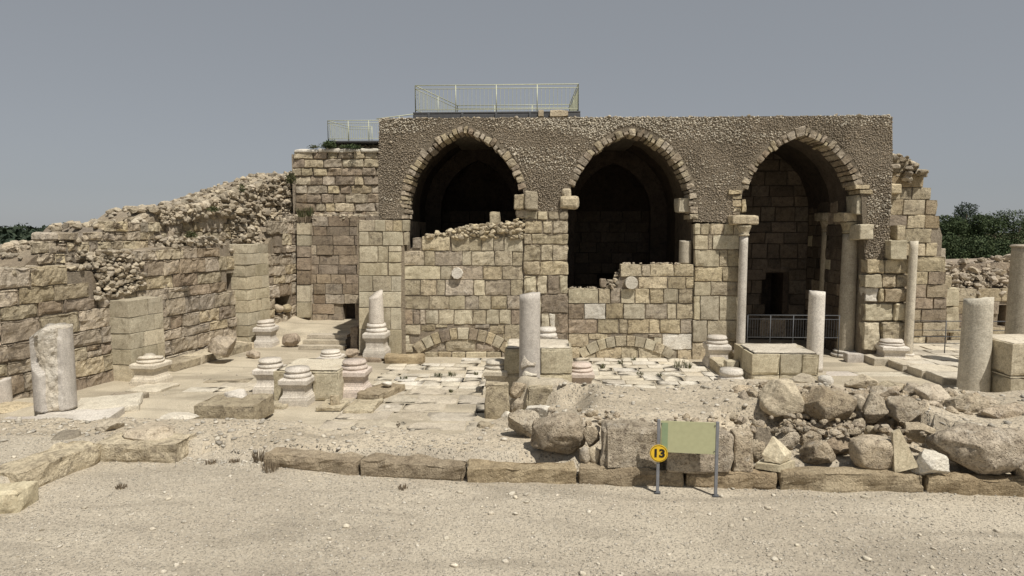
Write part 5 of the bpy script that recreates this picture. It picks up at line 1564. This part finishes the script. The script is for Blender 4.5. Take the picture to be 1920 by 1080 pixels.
box_part('deck', (xb_ - xa_ + .1, 1.9, .07), (0, 0, .06), M['darksteel'], wk, r=.01, rough=0, seg=3, smooth=False)
# sloping hand rail joining both
h0, h1 = on_y(706, 223, 25.5), on_y(777, 214, 25.5)
sr = empty('sloping_handrail', tuple(h0), 0, 'short sloping handrail between the walkway and the roof platform', 'handrail')
bar('rail', (0, 0, 0), h1 - h0, .022, M['railpaint'], sr); bar('post', (h1 - h0) * .6 - Vector((0, 0, .5)), (h1 - h0) * .6, .02, M['railpaint'], sr)

xA, xB, xC = on_y(1402, 600, 24.3).x, on_y(1508, 600, 24.3).x, on_y(1574, 600, 24.3).x
z0_ = on_y(1450, 634, 24.3).z; hh_ = on_y(1450, 591, 24.3).z - z0_
railing('door_railing', [(xA, 24.3), (xC, 24.3)], [z0_, z0_], hh_, 'grey steel railing with thin bars closing the right hand arch', 'steel', (.03, hh_ - .15, hh_), (36,), (4,), post_zb=z0_ - .03)
xA, xC = on_y(1714, 600, 24.2).x, on_y(1802, 600, 24.2).x
z0_ = on_y(1760, 656, 24.2).z; hh_ = on_y(1760, 602, 24.2).z - z0_
railing('bar_railing', [(xA, 24.2), (xC + 1.8, 24.2)], [z0_, z0_], hh_, 'low grey railing of horizontal bars at the right behind the thick column', 'steel', (.25, .5, .74, hh_), (1,), (3,), post_zb=z0_ - .25)

# ------------------------------------------------------------------ plants
def blades(n, h, spread_, w, seed, lean=.5):
    g = np.random.RandomState(seed); V, F = [], []
    for k in range(n):
        a = g.uniform(0, 6.283); r = spread_ * math.sqrt(g.uniform()); x, y = r * math.cos(a), r * math.sin(a)
        hh = h * g.uniform(.45, 1.1); l = lean * hh * g.uniform(.1, 1); d = g.uniform(0, 6.283)
        wx, wy = w * math.cos(d), w * math.sin(d); i0 = len(V)
        tx, ty = x + l * math.cos(a), y + l * math.sin(a)
        V += [(x - wx, y - wy, -.01), (x + wx, y + wy, -.01), ((x + tx) / 2 + wx * 1.3, (y + ty) / 2 + wy * 1.3, hh * .6), ((x + tx) / 2 - wx * 1.3, (y + ty) / 2 - wy * 1.3, hh * .6), (tx, ty, hh)]
        F += [(i0, i0 + 1, i0 + 2, i0 + 3), (i0 + 3, i0 + 2, i0 + 4)]
    return V, F
def leaves(n, dims, size, seed, shell=.35, pts_only=False):
    g = np.random.RandomState(seed)
    d = g.normal(size=(n, 3)); d /= np.linalg.norm(d, axis=1, keepdims=True)
    r = g.uniform(shell, 1, (n, 1)) ** .6
    p = d * r * np.array(dims)
    p *= (1 + .35 * vnoise(d * 2.3 + seed))[:, None]
    if pts_only: return p
    t = g.normal(size=(n, 3)); t /= np.linalg.norm(t, axis=1, keepdims=True)
    q = np.cross(t, g.normal(size=(n, 3))); q /= np.linalg.norm(q, axis=1, keepdims=True)
    s = size * g.uniform(.6, 1.3, (n, 1))
    V = np.stack([p - t * s, p + q * s * .5, p + t * s, p - q * s * .5], 1).reshape(-1, 3)
    return V, np.arange(4 * n).reshape(n, 4)
def weed(loc, h, label, n=40, sp_=.1, mat='weed', seed=None, w=.008, name='weed'):
    V, F = blades(n, h, sp_, w, seed or int(abs(loc[0] * 991 + loc[1] * 77)) % 9999)
    return props(link(name, mesh(name, V, F, False), M[mat], None, loc), label, 'weed', 'weeds growing among the stones')
def gz(px, py, z=0.0):
    p = on_z(px, py, z); return (p.x, p.y, hz(p.x, p.y))
for (px, py, h, sp_, lb) in ((1163, 683, .22, .1, 'weed tuft in the paving under the lower infill wall, left of the middle'), (1273, 690, .34, .16, 'taller of two weed tufts at the right edge of the slab paving'), (1290, 692, .32, .1, 'narrower of two weed tufts at the right edge of the slab paving'),
                          (1200, 703, .12, .12, 'small weed in a joint in the middle of the slab paving'), (1130, 692, .2, .06, 'thin weed at the left rim of the slab paving'), (1236, 705, .1, .1, 'low weed in a slab joint right of the middle paving'),
                          (822, 706, .15, .12, 'left of two low weeds on the floor before the first infill wall'), (848, 706, .2, .14, 'right of two low weeds on the floor before the first infill wall'), (893, 704, .14, .06, 'single sprout left of the shaded pedestal'),
                          (846, 736, .1, .05, 'tiny sprout on the dark stain of the courtyard floor'), (1188, 677, .18, .08, 'weed tuft at the foot of the flat relieving arch'), (757, 712, .12, .12, 'low weeds beside the low golden kerb block'),
                          (985, 822, .12, .08, 'green tuft in the shade of the leaning pale boulder')):
    weed(gz(px, py), h, lb, sp_=sp_, n=34)
for (px, py, h, sp_, lb) in ((486, 866, .26, .09, 'upright dry brown bush at the left end of the front kerb'), (507, 884, .2, .14, 'low dry brown bush in front of the kerb end')):
    weed(gz(px, py, .3), h, lb, n=75, sp_=sp_, mat='dry', w=.005, name='dry_bush')
for (px, py, lb) in ((228, 914, 'flat dark scrap of dry weed on the path near the left kerb'), (440, 866, 'dark dry tuft in the gap of the kerb'), (395, 869, 'dry scraps left of the dark tuft in the kerb gap'), (754, 918, 'lone dry tuft on the path before the kerb')):
    weed(gz(px, py, .3), .07, lb, n=60, sp_=.09, mat='dry', w=.006, name='dry_weed')
t = weed(gz(749, 823, .1), .42, 'thin stalk with two dark flower heads on the courtyard edge', n=3, sp_=.03, w=.004, name='thistle')
for (dx, dz, s) in ((-.03, .44, .05), (.05, .33, .035), (-.32, .06, .04)):
    V, F = leaves(60, (s, s, s * 1.3), s * .4, int(dz * 100)); link('flower_head', mesh('flower_head', V, F, False), M['dry'], t, (dx, 0, dz))
def bush(loc, dims, n, size, label, mat='leaf', seed=1, cat='shrub'):
    V, F = leaves(n, dims, size, seed, .1)
    V[:, 2] = np.maximum(V[:, 2], -dims[2] * .6)
    o = link('shrub', mesh('shrub', V, F, False), M[mat], None, loc)
    return props(o, label, cat, 'shrubs growing on the wall tops')
def wp(px, py, Y): return tuple(on_y(px, py, Y))
bush(wp(617, 272, 30.9), (.42, .35, .24), 700, .05, 'dark green shrub on the pale capping below the walkway railing', seed=2)
bush(wp(655, 275, 30.9), (.55, .3, .12), 400, .045, 'low green growth along the capping right of the dark shrub', seed=3)
bush(wp(666, 277, 30.7), (.18, .2, .14), 200, .04, 'small round shrub at the right end of the capping growth', seed=4)
bush(wp(588, 276, 30.9), (.3, .2, .12), 160, .04, 'sparse sprigs at the left end of the capping', seed=5, mat='weed')
bush(wp(545, 336, 29.2), (.26, .3, .32), 420, .05, 'grey green shrub where the rubble slope meets the upper wall', seed=6, mat='weed')
bush(wp(454, 354, 26.5), (.12, .2, .24), 200, .04, 'upright sprig on the ridge of the rubble slope', seed=7, mat='weed')
bush(wp(400, 393, 24.0), (.25, .2, .14), 250, .04, 'dark shrub in the rubble above the side wall', seed=8, mat='weed')
bush(wp(357, 441, 22.0), (.22, .2, .14), 250, .04, 'grey green shrub on the ledge of the upper side wall', seed=9, mat='weed')
bush(wp(219, 425, 20.2), (.16, .2, .14), 200, .035, 'dry sprig on the stepped top of the upper side wall', seed=10, mat='dry')
bush(wp(24, 470, 16.8), (.14, .2, .12), 160, .03, 'dry sprig at the far left end of the upper side wall', seed=11, mat='dry')
for (px, py, lb) in ((566, 407, 'left of two weed clumps on the recess wall ledge'), (580, 405, 'right of two weed clumps on the recess wall ledge')):
    weed(wp(px, py, 30.0), .5, lb, n=50, sp_=.16, w=.01)

# ------------------------------------------------------------------ trees
def tree(px, pyt, Y, wpx, label, kind='round', seed=1):
    top = on_y(px, pyt - (2 if kind == 'pine' else 18), Y); g0 = hz(top.x, Y)
    dist = Y
    w = wpx * dist / FPX; H = top.z - g0
    t = empty('pine_tree' if kind == 'pine' else 'tree', (top.x, Y, g0), 0, label, 'tree', 'trees behind the ruin on the right')
    g = np.random.RandomState(seed)
    V, F = lathe_np([(.26, 0), (.2, H * .3), (.12, H * .7)], 8); V[:, 0] += .15 * np.sin(V[:, 2]); link('trunk', mesh('trunk', V, F), M['bark'], t)
    if kind == 'pine': hh, zc, n = H * .2, H * .82, 7
    else: hh, zc, n = H * .42, H * .56, 11
    Vs, Fs, off = [], [], 0
    for k in range(n):
        a = g.uniform(0, 6.283); r = g.uniform(.2, .62) * w / 2
        c = np.array([r * math.cos(a), r * math.sin(a), zc + g.uniform(-.8, .62) * hh])
        if k == 0: c = np.array([0, 0, zc + hh * .55])
        s = g.uniform(.5, .75) * w / 2
        v, f = leaves(900, (s, s, min(s * .8, hh * .6)), .11, seed * 31 + k, .35)
        Vs.append(v + c); Fs.append(f + off); off += len(v)
    link('crown', mesh('crown', np.concatenate(Vs), np.concatenate(Fs), False), M['pine' if kind == 'pine' or seed % 3 == 0 else 'leaf'], t)
    for k in range(5):
        a = g.uniform(0, 6.28); b_ = Vector((w * .3 * math.cos(a), w * .3 * math.sin(a), zc + g.uniform(-.2, .4) * hh))
        bar('limb', (0, 0, H * g.uniform(.3, .5)), b_, .06, M['bark'], t)
for a_ in ((1812, 384, 84, 58, 'dark umbrella shaped pine rising highest above the right hand trees', 'pine', 3), (1770, 396, 76, 62, 'dense tree directly right of the apse remnant', 'round', 2), (1795, 402, 70, 60, 'bushy tree under the umbrella shaped pine', 'round', 5),
           (1838, 396, 80, 56, 'round crowned tree right of the umbrella shaped pine', 'round', 4), (1866, 404, 74, 66, 'low wide tree between the pine and the tall buff column', 'round', 7), (1902, 392, 78, 80, 'broad tree behind the tall buff column', 'round', 8),
           (1950, 394, 82, 80, 'tree at the right edge beyond the tall buff column', 'round', 10), (1776, 440, 58, 70, 'lower shrubby tree at the foot of the apse remnant', 'round', 11), (1835, 448, 58, 80, 'lower shrubby tree above the rubble topped wall', 'round', 13), (1890, 450, 60, 80, 'lower shrubby tree left of the tall buff column', 'round', 14), (1745, 405, 88, 60, 'tree mostly hidden behind the apse remnant', 'round', 16)):
    px, pyt, Y_, wpx, lb, kd, sd = a_
    tree(px, pyt, Y_, wpx, lb, kd, sd)
# far wooded ridge on the left
Vs, Fs, off = [], [], 0
g = np.random.RandomState(77)
for k in range(420):
    Y_ = g.uniform(120, 260); px = g.uniform(-420, 150)
    p = on_y(px, 435, Y_); z = hz(p.x, Y_)
    s = g.uniform(1.6, 3.0)
    v, f = leaves(70, (s * 1.2, s * 1.2, s), .75, k, .3)
    Vs.append(v + np.array([p.x, Y_, z + s * .6])); Fs.append(f + off); off += len(v)
props(link('distant_woods', mesh('distant_woods', np.concatenate(Vs), np.concatenate(Fs), False), M['pine']), 'dark wooded ridge far away beyond the left wall', None, None, 'stuff')
